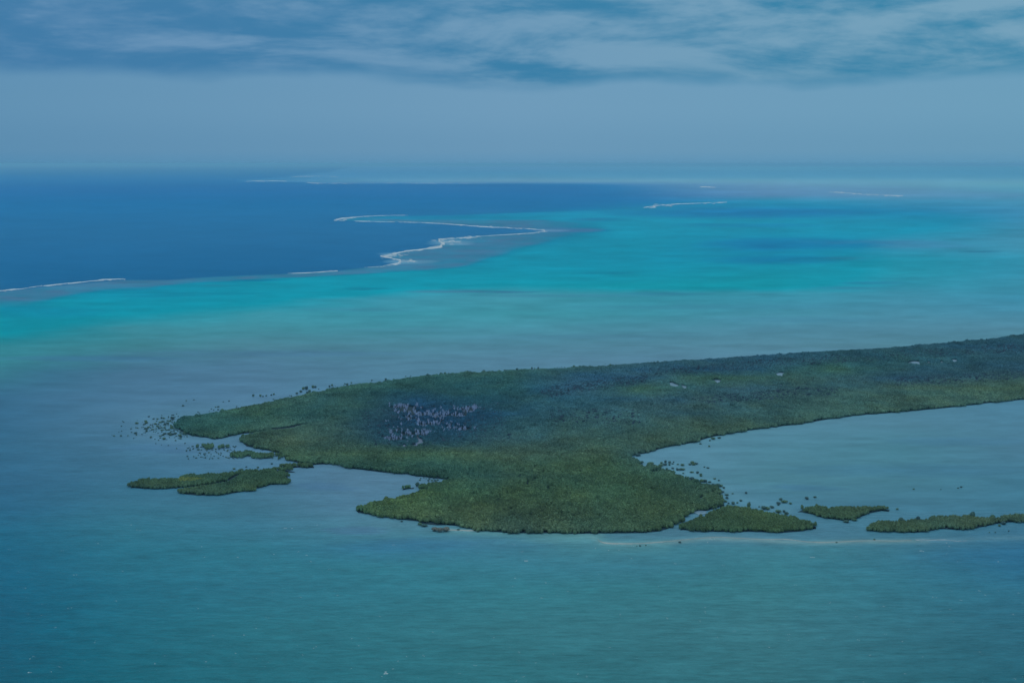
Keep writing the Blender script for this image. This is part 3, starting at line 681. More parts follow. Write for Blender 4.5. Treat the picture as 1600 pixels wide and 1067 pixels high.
# leafless greyish crowns mixed into the blue-grey belts
GREY = [([(840, 612), (880, 600), (960, 592), (1010, 588), (1010, 600), (900, 614), (860, 622)], 0.4), ([(1080, 622), (1240, 608), (1310, 606), (1310, 618), (1100, 632)], 0.3), ([(1400, 590), (1620, 578), (1620, 592), (1400, 604)], 0.25),
        ([(1000, 578), (1300, 555), (1640, 535), (1640, 548), (1200, 575), (1000, 592)], 0.22), ([(560, 640), (780, 630), (800, 690), (580, 700)], 0.12), ([(860, 640), (1000, 640), (1000, 665), (860, 660)], 0.2)]
for poly, q in GREY:
    m = inside(poly, px, py) & (r_.uniform(0, 1, n_) < q * 2 * fbm(gx / 30, gy / 50, 55))
    tn[m] = np.array([0.050, 0.088, 0.130]) * r_.uniform(0.7, 1.2, (m.sum(), 1))
big = r_.uniform(0, 1, n_) < 0.05 * (fbm(gx / 50, gy / 70, 66) > 0.45)
rad = np.clip(r_.lognormal(0.62, 0.24, n_), 1.1, 3.4) + 0.9 * big; hgt_ = hgt_ + 1.3 * big; tn[big] *= 0.85
rad = rad * (0.9 + 0.2 * (hgt_ / 5))
zc_ = hgt_ * 0.52
V = np.stack([gx, gy, zc_], -1)
me = mesh_np('mangrove_forest', V, np.zeros((0, 3), int))
for nm, ty, arr, key in (('kind_index', 'INT', r_.integers(0, 6, n_).astype(np.int32), 'value'),
                         ('turn', 'FLOAT_VECTOR', np.stack([r_.normal(0, .12, n_), r_.normal(0, .12, n_), r_.uniform(0, 6.28, n_)], -1).astype(np.float32), 'vector'),
                         ('size', 'FLOAT_VECTOR', np.stack([rad, rad * r_.uniform(.85, 1.15, n_), hgt_ * 0.56], -1).astype(np.float32), 'vector'),
                         ('tint', 'FLOAT_COLOR', np.concatenate([tn, np.ones((n_, 1))], 1).astype(np.float32), 'color')):
    me.attributes.new(nm, ty, 'POINT').data.foreach_set(key, arr.ravel())
fo = obj('mangrove_forest', me)
fo.modifiers.new('scatter', 'NODES').node_group = ng
tag(fo, 'dense green mangrove forest covering the whole main island', 'forest', kind='stuff')
print('forest crowns', n_)
tag(slab('island_ground', W_, -1.0, 0.25, m_mud), kind='structure')
tag(slab('mud_flat', to_world(PALEFLAT), 0.1, 0.4, m_palemud), kind='structure')
for i, (lb, poly) in enumerate(PONDS):
    tag(slab('pond', to_world(poly), 0.1, 0.4, m_pond), kind='structure')

# ------------------------------------------------------------------ islets: bank and canopy
CV = [np.concatenate([lumpy(60 + i)[0] * 0.9, leaf_quads((60 + i) * 7, 90, 0.24)[0]]) for i in range(5)]
CF = [np.concatenate([ICO2[1], tri(leaf_quads((60 + i) * 7, 90, 0.24)[1]) + len(ICO2[0])]) for i in range(5)]
def canopy_mesh(gx, gy, tn, r_, org, hmul=0.92, rr=(1.4, 2.3)):
    Vs, Fs, Cs = [], [], []; o = 0
    for i in range(len(gx)):
        k = r_.integers(0, 5); a_ = r_.uniform(0, 6.28); rd = r_.uniform(*rr); h = (4.6 + r_.normal(0, 0.35)) * hmul
        v_ = CV[k]; c, s = math.cos(a_), math.sin(a_)
        vx = (v_[:, 0] * c - v_[:, 1] * s) * rd + gx[i] - org[0]; vy = (v_[:, 0] * s + v_[:, 1] * c) * rd + gy[i] - org[1]; vz = v_[:, 2] * h * .56 + h * .52
        Vs.append(np.stack([vx, vy, vz], -1)); Fs.append(CF[k] + o); Cs.append(np.repeat(tn[i][None], len(v_), 0)); o += len(v_)
    return mesh_np('canopy', np.concatenate(Vs), np.concatenate(Fs), m_leafv, False, np.concatenate(Cs))
for i, (lb, poly) in enumerate(ISLETS):
    Wd = to_world(poly); org = Wd.mean(0)
    if i == 8: org = Wd[:12].mean(0)
    e_ = link(bpy.data.objects.new('mangrove_islet', None)); e_.location = (org[0], org[1], 0)
    tag(e_, lb, 'islet')
    if i not in (3, 4): slab('mud_bank', Wd, -1.0, 0.2, m_mud, e_, org)
    gx, gy, r_ = crown_spots(poly, 2.9, 40 + i)
    tn, px, py = tint_for(gx, gy, r_, 40 + i)
    if i in (3, 4): 
        k_ = (r_.uniform(0, 1, len(gx)) > 0.15) & (fbm(gx / 14, gy / 16, 61, 2) > 0.44); gx, gy, tn, px, py = gx[k_], gy[k_], tn[k_], px[k_], py[k_]
    if i == 0:
        q = np.ones(len(gx), bool)
        ax, ay = pix(np.stack([gx, gy, np.zeros_like(gx)], -1))
        for ln, wd in ISLET_GAPS: q &= seg_dist(np.array(ln) * [0.5, 1], ax * 0.5, ay) > wd
        gx, gy, tn, ax, ay = gx[q], gy[q], tn[q], ax[q], ay[q]
        br = inside([(278, 750), (300, 749), (320, 751), (300, 756), (280, 756)], ax, ay)
        tn[br] = tn[br] * np.array([1.9, 1.35, 0.9])
    obj('canopy', canopy_mesh(gx, gy, tn, r_, org), e_)

# ------------------------------------------------------------------ single mangroves standing in the water
def bush_crown(seed):
    V, F = lumpy(seed, ICO2, 0.34)
    V = V * 0.86
    q, f = leaf_quads(seed * 7, 260, 0.15)
    Vt = np.concatenate([V, q]); Vt[:, 2] = Vt[:, 2] * 0.8 + 0.78
    return mesh_np('crown', Vt, np.concatenate([F, tri(f) + len(V)]), None)
def root_mesh(seed):
    """a short trunk on arched prop roots"""
    r_ = np.random.default_rng(seed); Vs, Fs = [], []; o = 0
    def tube(p, rad):
        nonlocal o
        p = np.array(p); n = 5; ring = []
        for k, (c, q) in enumerate(zip(p, rad)):
            a_ = np.arange(n) * math.tau / n
            ring.append(np.stack([c[0] + q * np.cos(a_), c[1] + q * np.sin(a_), np.full(n, c[2])], -1))
        Vs.append(np.concatenate(ring))
        for k in range(len(p) - 1):
            for j in range(n):
                Fs.append([o + k * n + j, o + k * n + (j + 1) % n, o + (k + 1) * n + (j + 1) % n, o + (k + 1) * n + j])
        o += n * len(p)
    tube([(0, 0, 0.15), (0.02, 0.01, 0.5), (0.05, -0.02, 0.9)], [0.09, 0.07, 0.04])
    for k in range(9):
        a_ = k * math.tau / 9 + r_.uniform(-.3, .3); L = r_.uniform(0.4, 0.75)
        d = np.array([math.cos(a_), math.sin(a_)])
        tube([(*(d * L), -0.25), (*(d * L * .8), 0.15), (*(d * L * .3), 0.4), (0, 0, 0.45)], [0.03, 0.035, 0.035, 0.04])
    return mesh_np('trunk', np.concatenate(Vs), np.array(Fs), m_wood, True)
TONES = [(46, 78, 74), (52, 84, 70), (42, 72, 74)]
def bush_mats():
    out = []
    for i, c in enumerate(TONES):
        c_ = albedo(np.array(c, float), 1900.0, CANOPY, np.zeros(3), 0.3)
        out.append(leaf_mat('mangrove_leaves_single', (*c_.tolist(), 1) if False else tuple(c_.tolist())))
    return out
BM = bush_mats()
crowns = []
for i in range(6):
    me = bush_crown(300 + i); me.materials.append(BM[i % 3]); crowns.append(me)
roots = [root_mesh(400 + i) for i in range(3)]
m_brown = leaf_mat('brown_scrub_leaves', tuple(albedo(np.array((72, 88, 82.)), 1540.0, CANOPY, np.zeros(3), .4).tolist()))
brown = bush_crown(333); brown.materials.append(m_brown)
NB = 0
def bush(px, py, wpx, label, group=None, tall=0.62, crown=None, name='mangrove_tree', cat='tree'):
    """a mangrove whose foot stands at photo pixel (px, py) and whose crown is wpx photo pixels wide"""
    global NB
    p = at(px, py, 0.0); d = math.hypot(p[1], p[0], CAM_H)
    rad = max(0.9, wpx * d / FPX / 2.0 * 1.02)
    k = NB; NB += 1
    rr = random.Random(900 + k)
    e_ = link(bpy.data.objects.new(name, None)); e_.location = p
    e_.rotation_euler = (0, 0, rr.uniform(0, 6.28))
    h = rad * tall * rr.uniform(0.9, 1.15)
    if h > 5.0: h = 5.0 if tall < 1.1 else h
    e_.scale = (rad * rr.uniform(0.85, 1.25), rad * rr.uniform(0.6, 1.1), h * rr.uniform(0.8, 1.1))
    tag(e_, label, cat, group)
    c = bpy.data.objects.new('crown', crown or crowns[k % 6]); link(c, e_)
    q = bpy.data.objects.new('trunk', roots[k % 3]); link(q, e_)
    return e_

G1 = 'mangroves scattered in the right bay'
upper = [(1123.8, 685, 5.5), (1114, 686.5, 7), (1109, 689, 3.5), (1094.4, 694, 4.5), (1108, 698, 4)]
for x, y, w_ in upper: bush(x, y, w_, 'small dark mangrove in the upper bay just off the long straight forest shore', G1 + ', upper row')
bush(997, 712, 10, 'wide dark mangrove in the inner corner of the right bay')
bush(1001.5, 724.5, 8, 'round dark mangrove standing alone just below the inner corner of the right bay')
mid = [(1033.6, 724, 6), (1039.8, 723, 6.5), (1046, 723.5, 6.5), (1032.6, 728, 7.5), (1039, 727, 6.5), (1046, 727, 4.5), (1016.6, 726, 9), (1022, 729, 7), (1027, 731, 7)]
for x, y, w_ in mid: bush(x, y, w_, 'mangrove in the tight cluster along the ragged shore of the inner right bay', G1 + ', inner cluster')
pair = [(1081.5, 724, 6), (1087, 725, 6.5), (1078, 726.5, 5.5), (1084, 726.5, 7)]
for x, y, w_ in pair: bush(x, y, w_, 'mangrove in the small tight knot out in the middle of the right bay', G1 + ', middle knot')
loose = [(1052.5, 722.5, 3.5), (1051, 725, 4), (1059, 726, 3.5), (1051, 732.5, 5), (1067.6, 740, 4.5), (1081, 738.5, 5), (1089.8, 739.5, 5.5), (1095.3, 741.5, 5), (1095.3, 744, 4.5), (1106, 731.5, 5), (1100.6, 730, 3.5),
         (1116.6, 748.5, 4.5), (1123.3, 751, 3.5), (1108.9, 754, 5.5)]
for x, y, w_ in loose: bush(x, y, w_, 'small separate mangrove dotted through the shallow water of the middle right bay', G1 + ', loose ones')
bush(1066.4, 727.5, 7.5, 'single plump mangrove in the bay between the inner cluster and the middle knot')
for x in (1058.5, 1063, 1067): bush(x, 734.5, 6.5, 'mangrove in the short straight row of three in the middle right bay', G1 + ', short row')
for x, y, w_ in [(1081, 749.5, 8), (1091, 753, 7), (1096.5, 753, 9), (1101.5, 753, 7.5), (1120, 760.5, 10), (1126, 760, 7.5), (1114, 759, 6)]:
    bush(x, y, w_, 'large mangrove just off the bulging right shore of the forest', G1 + ', off the bulging shore')
low = [(1135.5, 774, 5.5), (1144.6, 771.5, 3), (1165.6, 771, 6), (1157.5, 783, 6), (1133.6, 784, 6), (1138.4, 787, 4), (1145.6, 787.5, 8), (1152, 786, 4.5), (1171, 785.5, 3.5), (1186, 792, 3.5)]
for x, y, w_ in low: bush(x, y, w_, 'small mangrove in the bay behind the lens shaped islet', G1 + ', behind the lens shaped islet')
bush(1170, 793, 8, 'tall round mangrove at the back edge of the lens shaped islet', tall=1.15)
bush(1181, 797, 6, 'narrow mangrove at the back edge of the lens shaped islet')
for x, y, w_ in [(1193.5, 796, 9), (1199, 796, 8), (1191.5, 792, 4)]: bush(x, y, w_, 'mangrove in the flat topped knot behind the lens shaped islet', G1 + ', flat topped knot')
bush(1206, 793.5, 7, 'round mangrove just right of the flat topped knot')
for x, y, w_ in [(1216, 800.5, 9.5), (1225, 800, 7), (1228.5, 804, 7.5), (1213.7, 805, 6.5), (1204, 803, 5.5)]: bush(x, y, w_, 'dark mangrove close behind the right half of the lens shaped islet', G1 + ', right half')
for x, y, w_ in [(1219.7, 781, 6), (1225.6, 785, 9), (1216, 787, 6.5), (1216, 789.5, 3.5), (1235, 787.5, 4.5)]: bush(x, y, w_, 'low mangrove in the loose group left of the ragged small islet', G1 + ', loose group left of the ragged islet', tall=0.7)
bush(1260.6, 779.5, 8.5, 'flat wide mangrove alone in the water above the ragged small islet', tall=0.55)
bush(1273.5, 777.5, 5.5, 'low thin mangrove right of the flat wide one above the ragged islet', tall=0.55)
bush(1401.8, 796, 5.5, 'dark round mangrove alone right of the ragged small islet')
for x, y, w_ in [(1501.6, 761.5, 4), (1497, 763, 3), (1427.5, 764.5, 3.5), (1470, 764.8, 2.5)]: bush(x, y, w_, 'tiny dark mangrove far out in the open right bay', G1 + ', far out')
bush(1519, 810, 9.5, 'tall round mangrove rising from the back edge of the long right islet', tall=1.5)
bush(1551, 811, 8, 'round mangrove at the notch of the long right islet', tall=1.0)
bush(1434.6, 814, 8, 'round mangrove bump on the back edge of the long right islet', tall=1.1)
bush(1408, 814, 8, 'low dark mangrove at the left back edge of the long right islet', tall=0.9)
bush(1561.6, 822, 5, 'small mangrove in the water under the notch of the long islet')
bush(1568, 819, 8.5, 'mangrove on the front edge of the long islet right of its notch')
for x, y, w_ in [(1555, 832, 3), (1545.6, 832, 2.6), (1576, 830, 3)]: bush(x, y, w_, 'tiny seedling mangrove in the water in front of the long right islet', G1 + ', seedlings')
bush(1322.5, 816, 8.5, 'round mangrove on the lowest point of the ragged small islet')
bush(1334.7, 813.5, 8.5, 'mangrove on the lower right edge of the ragged small islet')
for x, y, w_ in [(1000, 853, 3.5), (995, 853, 2.5), (1009, 852, 2.5)]: bush(x, y, w_, 'tiny seedling mangrove in the water below the sandbar', 'seedlings below the sandbar')
bush(1062, 847.5, 4.5, 'small dark mangrove alone on the front of the sandbar')
for x, y, w_ in [(1307, 847.5, 3.2), (1366, 843, 3)]: bush(x, y, w_, 'tiny dark mangrove at the right part of the pale sandbar', 'seedlings on the sandbar')
rg = random.Random(31)
for x, y, w_ in [(1006, 730, 6), (1012, 732, 7), (1056, 743, 6), (1062, 746, 7), (1072, 750, 6), (1112, 763, 8), (1128, 769, 7), (1131, 763, 5), (1126, 775, 6), (1136, 779, 5), (1128, 789, 6), (1140, 791, 6), (1105, 759, 7), (1042, 734, 5)]:
    bush(x, y, w_, 'mangrove clump fringing the ragged right shore of the forest', G1 + ', ragged fringe', rg.uniform(.5, .8))
# left inlet
for x, y, w_ in [(656, 750.5, 3.5), (657.5, 748, 3.2), (662, 746.6, 3), (666, 748, 3), (669.4, 751.4, 3.5), (671, 748.8, 4), (675, 751.2, 4), (680, 751.6, 4.5), (684, 750.6, 4.5), (670, 755, 3.4), (678, 748, 3.5)]:
    bush(x, y, w_, 'small dark mangrove in the narrow end of the left inlet', 'mangroves in the left inlet')
bush(652, 760, 8, 'round mangrove right of the tiny oval islet in the left inlet', tall=1.0)
bush(645, 772, 5, 'small mangrove on the upper shore of the lower left headland')
bush(653.7, 769, 4.2, 'very small mangrove on the upper shore where the left inlet narrows')
bush(663, 822.5, 9, 'round mangrove standing forward of the front shore left of the small beach')
bush(656, 820, 7, 'dark mangrove at the front shore beside a rounder one standing forward')
bush(627.5, 815, 5.5, 'flat little mangrove at the front shore of the lower left headland', tall=0.5)
bush(716, 828, 5, 'small dark mangrove standing on the little pale beach')
bush(679, 829, 9, 'brown dry shrub, left half of the brown clump beside the small beach', None, 0.7, brown, 'brown_shrub', 'shrub')
bush(687, 830.5, 11, 'brown dry shrub, middle of the brown clump beside the small beach', None, 0.75, brown, 'brown_shrub', 'shrub')
bush(697, 829.5, 11, 'brown green shrub, right end of the brown clump beside the small beach', None, 0.75, brown, 'brown_shrub', 'shrub')
# western tip
tip_known = [(213.7, 662, 5.5), (212, 677.5, 5.5), (189, 681.5, 4), (178.5, 681.3, 3.8), (190, 674, 2.6), (205, 670.5, 3.6), (215, 669, 3), (232.5, 651.5, 3.6), (240, 655, 4.2), (246, 655.5, 4.2), (252.7, 654, 4.5), (254.5, 659.5, 5.5),
             (250, 660.5, 4.5), (269.5, 654.5, 7), (263.5, 652.5, 3), (243, 663, 4.5), (248, 663.5, 3.6), (227.5, 670.5, 5.5), (232, 668, 4.5), (224.5, 664, 3), (229, 674.5, 5.6), (239, 671.5, 4.4), (248.5, 670, 4.6), (236, 684, 5),
             (266, 659, 4), (258, 663, 5), (262, 662, 4.6), (200, 681, 3), (271, 649, 3.5), (286, 634.5, 4), (291, 626.5, 3), (303, 625, 2.6), (341, 636, 4), (337, 636.5, 2.6), (358, 627, 3.5), (349, 628, 2.6)]
for x, y, w_ in tip_known: bush(x, y, w_, 'small dark mangrove scattered in the water off the frayed western tip', 'mangroves off the western tip')
r2 = random.Random(55)
cnt = 0
while cnt < 56:
    x = 300 - abs(r2.gauss(0, 42)); y = 668 + r2.gauss(0, 9)
    if x < 185 or y < 648 or y > 690 or (x > 272 and y < 681 and y > 652): continue
    bush(x, y, r2.uniform(1.6, 2.8) if cnt % 3 else r2.uniform(2.8, 5.0), 'small dark mangrove scattered in the water off the frayed western tip', 'mangroves off the western tip'); cnt += 1
for k in range(16):
    x = r2.uniform(242, 296); y = 680 + r2.gauss(0, 3.2)
    bush(x, y, r2.uniform(4, 6.5), 'mangrove in the loose green row just below the western tip', 'row of mangroves below the western tip')
for k in range(18):
    x = r2.uniform(300, 372); y = r2.uniform(700, 716) - (372 - x) * 0.05
    bush(x, y, r2.uniform(2.2, 3.6), 'tiny seedling mangrove in the shallows left of the broken mangrove patch', 'seedlings by the broken patch')
for x, y, w_ in [(366, 733, 5), (385, 730, 3.5), (377, 736, 11), (403, 731, 4), (425, 725, 4), (310, 703, 4.5), (323, 703, 4), (301, 698, 4), (289, 693, 3), (276, 701, 3), (297, 704, 3)]:
    bush(x, y, w_, 'dark mangrove in the water between the western tip and the forked islet', 'mangroves above the forked islet')
# beyond the far shore
far_known = [(396, 617.5, 4), (407, 617.5, 4), (411, 618, 3), (416, 617, 3), (428, 615, 3.4), (424, 616, 2.6), (470, 611, 5), (474, 606.5, 6), (479, 607, 6), (484, 611, 7), (489, 604, 5), (493, 604, 4), (464, 613.5, 4), (519, 601, 3.6), (515, 602.5, 4),
             (539, 598, 3), (549, 597, 3), (581, 593, 3), (757, 578.5, 3), (762, 580, 3), (770, 579.5, 3), (789, 579, 5), (780, 580, 5), (808, 576.5, 4), (820, 576.5, 4), (824, 578, 4), (832, 579, 3.6), (895, 576, 7), (901, 575.5, 6), (914, 574, 3),
             (950, 571.5, 3), (978, 570, 3.5), (1014, 566, 3), (1018, 565.5, 3), (1034, 565, 3), (1093, 562, 3), (1099, 561.5, 3), (1139, 560, 4), (1173, 558, 4), (1208, 556, 4), (1343, 548, 6), (1583, 525.5, 5)]
for x, y, w_ in far_known: bush(x, y + 2.2, w_, 'small dark mangrove standing along the far shore behind the forest', 'mangroves along the far shore', 1.0)
edge_far = np.array([(440, 621), (475, 613), (510, 606), (550, 599), (600, 593), (650, 587), (700, 582), (760, 578.5), (830, 575.5), (890, 572.5), (950, 569.5), (1050, 562)], float)
for k in range(34):
    x = r2.choice([r2.uniform(455, 700), r2.uniform(640, 900), r2.uniform(600, 1040)]); y = float(np.interp(x, edge_far[:, 0], edge_far[:, 1])) + r2.uniform(-1.0, 2.0)
    bush(x, y + 2.2, r2.uniform(2.2, 4.6), 'small dark mangrove standing along the far shore behind the forest', 'mangroves along the far shore', 1.0)
print('single mangroves', NB)

# seedlings beyond counting: low tufts round the frayed tip and the broken patches
r5 = np.random.default_rng(909); Vs, Fs = [], []; o_ = 0
spots = []
for k in range(260):
    q = k % 4
    if q < 2: x = 296 - abs(r5.normal(0, 46)); y = 668 + r5.normal(0, 10)
    elif q == 2: x = r5.uniform(290, 372); y = r5.uniform(697, 718)
    else: x = r5.uniform(300, 1000); y = float(np.interp(x, [300, 387, 440] + edge_far[1:, 0].tolist(), [644, 632, 621] + edge_far[1:, 1].tolist())) + r5.uniform(-3, 2) + 2
    if inside(MAIN, np.array([x]), np.array([y]))[0] or x < 172: continue
    spots.append((x, y))
bv, bf = lumpy(71, ico(1), 0.3)
for x, y in spots:
    p = at(x, y, 0.0); q = r5.uniform(0.7, 1.5)
    Vs.append(bv * [q * r5.uniform(.8, 1.6), q, q * .8] + p + [0, 0, q * .45]); Fs.append(bf + o_); o_ += len(bv)
tag(obj('mangrove_seedlings', mesh_np('mangrove_seedlings', np.concatenate(Vs), np.concatenate(Fs), BM[2])), 'tiny mangrove seedlings sprinkled in the shallows off the tip and far shore', 'seedlings', kind='stuff')

# ------------------------------------------------------------------ dead trees in the grey clearing
def dead_mesh(seed):
    r_ = random.Random(seed); bm = bmesh.new()
    def limb(a, b, ra, rb):
        a, b = Vector(a), Vector(b); q = (b - a).to_track_quat('Z', 'Y'); n = 5
        A = [bm.verts.new(a + q @ Vector((ra * math.cos(k * math.tau / n), ra * math.sin(k * math.tau / n), 0))) for k in range(n)]
        B = [bm.verts.new(b + q @ Vector((rb * math.cos(k * math.tau / n), rb * math.sin(k * math.tau / n), 0))) for k in range(n)]
        for k in range(n): bm.faces.new((A[k], A[(k + 1) % n], B[(k + 1) % n], B[k]))
    top = (r_.uniform(-.4, .4), r_.uniform(-.4, .4), 3.2)
    limb((0, 0, 0), top, 0.26, 0.18)
    for k in range(13):
        z = r_.uniform(0.9, 3.2); a_ = r_.uniform(0, 6.28); L = r_.uniform(1.2, 2.6)
        s = Vector(top) * (z / 3.2); e2 = s + Vector((math.cos(a_) * L * .75, math.sin(a_) * L * .75, L))
        limb(s, e2, 0.17, 0.09)
        for j in range(5):
            p_ = s.lerp(e2, r_.uniform(.35, 1)); f = p_ + Vector((r_.uniform(-.9, .9), r_.uniform(-.9, .9), r_.uniform(.4, 1.3))); limb(p_, f, 0.10, 0.06)
    me = bpy.data.meshes.new('dead_tree'); bm.to_mesh(me); bm.free(); me.materials.append(m_dead); return me
DM = [dead_mesh(i) for i in range(5)]
r3 = random.Random(77); n_dead = 0
pts = []
while n_dead < 300:
    x = r3.uniform(588, 756); y = r3.uniform(626, 706)
    xx = np.array([x]); yy = np.array([y])
    if not inside(DEADZONE, xx + (fbm(xx / 20, yy / 6, 2) - .5) * 30, yy + (fbm(xx / 20, yy / 6, 8) - .5) * 10)[0]: continue
    p = at(x, y, 0.25)
    if not (n_dead % 7 == 0 and inside(PALEFLAT, xx, yy)[0]) and fbm(p[0:1] / 34, p[1:2] / 40, 77)[0] + r3.gauss(0, 0.06) > 0.55: continue
    o = obj('dead_tree', DM[n_dead % 5]); o.location = p
    s = r3.uniform(0.55, 1.1); o.scale = (s * r3.uniform(.7, 1), s, s * r3.uniform(1.0, 1.7)); o.rotation_euler = (0, 0, r3.uniform(0, 6.28))
    tag(o, 'bare bleached dead tree standing in the grey clearing of the forest', 'dead tree', 'dead trees in the grey clearing'); n_dead += 1

# ------------------------------------------------------------------ sandbar, beach
def ribbon(line, wpx, seed, z=0.35, mat=None, name='ribbon', step=2.0, ragged=0.6, gaps=0.0, depth=None, shade=0.0):
    """a low bank or a breaker along a line: irregular width, domed across; widths are metres across the line"""
    L = np.array(line, float)
    W3 = at(L[:, 0], L[:, 1], 0.0)[:, :2]
    # resample evenly in picture length
    sl = np.r_[0, np.cumsum(np.hypot(*(L[1:] - L[:-1]).T))]
    s = np.arange(0, sl[-1], step)
    px = np.interp(s, sl, L[:, 0]); py = np.interp(s, sl, L[:, 1])
    wv = np.interp(s, sl, wpx if np.ndim(wpx) else np.full(len(L), wpx))
    rr = np.random.default_rng(seed)
    nz = fbm(s / 9.0, np.zeros_like(s) + seed, seed, 4); nz2 = fbm(s / 4.0, np.zeros_like(s) + 7.7, seed + 3, 3); nz3 = fbm(s / 22.0, np.zeros_like(s) + 3.3, seed + 9, 2)
    wv = wv * np.clip(1 + ragged * 3.0 * (nz - 0.5), 0.12, 3)
    if gaps: wv = wv * np.clip((nz3 - gaps) * 9, 0.0, 1.0)
    py = py + (nz2 - 0.5) * wv * 0.7
    C = at(px, py, 0.0)
    half = wv / 2
    # across: photo-vertical spread turned into metres on the water
    A = at(px, py - half, 0.0); B = at(px, py + half, 0.0)
    K = 5; V = []
    for k in range(K):
        t_ = k / (K - 1); q = A * (1 - t_) + B * t_
        q[:, 2] = z * math.sin(math.pi * t_) * (0.5 + nz2) + (-0.05 if k in (0, K - 1) else 0.03)
        V.append(q)
    V = np.stack(V, 1); n = len(s)
    org = V.reshape(-1, 3).mean(0) * [1, 1, 0]
    ix = np.arange(n * K).reshape(n, K)
    F = np.stack([ix[:-1, :-1], ix[:-1, 1:], ix[1:, 1:], ix[1:, :-1]], -1).reshape(-1, 4)
    ok = (wv[:-1] > 0.05) & (wv[1:] > 0.05)
    F = F.reshape(n - 1, K - 1, 4)[ok].reshape(-1, 4)
    o = obj(name, mesh_np(name, V.reshape(-1, 3) - org, F, mat, True)); o.location = org
    return o
tag(ribbon([(934, 842), (936, 845), (942, 847.3), (955, 848.8), (980, 849.2), (1000, 849), (1020, 847.5), (1045, 845.5), (1070, 843), (1090, 841), (1110, 839.5), (1130, 839), (1150, 840.5), (1180, 842), (1200, 842.7), (1225, 842), (1240, 843.5), (1260, 846.3),
            (1285, 847.3), (1310, 846.5), (1340, 844.8), (1370, 844.2), (1400, 845), (1425, 844)], [0.6, 1.3, 1.9, 1.8, 1.6, 1.2, 1.2, 0.9, 0.7, 0.5, 0.45, 0.45, 0.5, 0.6, 0.7, 1.0, 0.9, 0.7, 1.1, 0.9, 0.7, 0.7, 0.6, 0.3], 3, 0.5, m_sand, 'sandbar', 1.5, 0.35),
    'thin pale sandbar curving along the front of the islets', 'sandbar')
tag(ribbon([(700, 827.5), (712, 828), (730, 828.2), (741, 828.5), (748, 830)], [1.4, 2.4, 2.0, 1.4, 0.6], 8, 0.5, m_sand, 'beach', 1.0, 0.3), 'small pale beach at the foot of the front mangroves', 'beach')

# ------------------------------------------------------------------ surf on the reefs
def surf(label, line, w_, seed, step=2.0, ragged=0.7, gaps=0.0, z=1.2, wash=()):
    """a breaker: several broken strands of foam joined into one mesh"""
    L = np.array(line, float); w0 = np.array(w_, float) * np.ones(len(L)); parts_ = []
    for k, (off, f, g_) in enumerate([(0.0, 0.44, 0.46), (-0.36, 0.22, 0.54), (0.36, 0.24, 0.52), (0.7, 0.2, 0.56), (0.08, 0.18, 0.40)]):
        q = L.copy(); q[:, 1] += off * w0
        parts_.append(ribbon(q, w0 * f, seed * 13 + k * 5, z * (1 - abs(off) * 0.5), m_foam, 'breaking_wave', step, 0.9, g_ + gaps))
    root = parts_[0]; V, F = [], []; o = 0
    for p_ in parts_:
        n = len(p_.data.vertices); c = np.empty(n * 3, np.float32); p_.data.vertices.foreach_get('co', c)
        V.append(c.reshape(-1, 3) + np.array(p_.location) - np.array(root.location))
        fi = np.empty(len(p_.data.polygons) * 4, np.int32); p_.data.loops.foreach_get('vertex_index', fi); F.append(fi.reshape(-1, 4) + o); o += n
    # flecks of wash drifting in behind the breaker, and along it
    rw = np.random.default_rng(seed + 70)
    fl = [(x + rw.normal(0, rx) * .6, y + rw.normal(0, ry) * .6, rw.uniform(1, 5), rw.uniform(.12, .4)) for x, y, rx, ry, n in wash for _ in range(n)]
    sl = np.r_[0, np.cumsum(np.hypot(*(L[1:] - L[:-1]).T))]
    for q in rw.uniform(0, sl[-1], int(sl[-1] / 5)):
        wq = np.interp(q, sl, w0); fl.append((np.interp(q, sl, L[:, 0]) + rw.normal(0, 1.5), np.interp(q, sl, L[:, 1]) + rw.normal(0, .55) * wq + .3 * wq, rw.uniform(.8, 3.5) * min(1.3, wq), rw.uniform(.1, .3) * min(1.5, wq)))
    for x, y, rx, ry in fl:
        y = max(y, 258.4); a_ = np.arange(8) * math.tau / 8; k_ = rw.uniform(.6, 1.2, 8)
        P_ = at(x + np.cos(a_) * rx * k_, y + np.sin(a_) * ry * k_, 0.0); P_[:, 2] = 0.1 + 0.15 * (np.arange(8) % 2)
        V.append(P_ - np.array(root.location)); F.append(np.array([[0, 1, 2, 3], [0, 3, 4, 7], [4, 5, 6, 7]]) + o); o += 8
    root.data = mesh_np('breaking_wave', np.concatenate(V), np.concatenate(F), m_foam, True)
    for p_ in parts_[1:]: bpy.data.objects.remove(p_)
    tag(root, label, 'surf', 'white surf along the reef edges')
surf('white surf on the reef at the left edge of the picture', [(-140, 470), (0, 454.5), (30, 451.5), (60, 447.5), (90, 444.5), (120, 441.5), (140, 439), (160, 437), (185, 436), (198, 436.3)],
     [1, 1.2, 1.6, 1.0, 1.6, 1.2, 1.0, 1.8, 1.6, 0.8], 11)
surf('short faint surf line in the gap left of the zigzag breakers', [(450, 427.5), (485, 426.3), (510, 424), (528, 423.3)], [0.3, 0.9, 1.2, 0.7], 12)
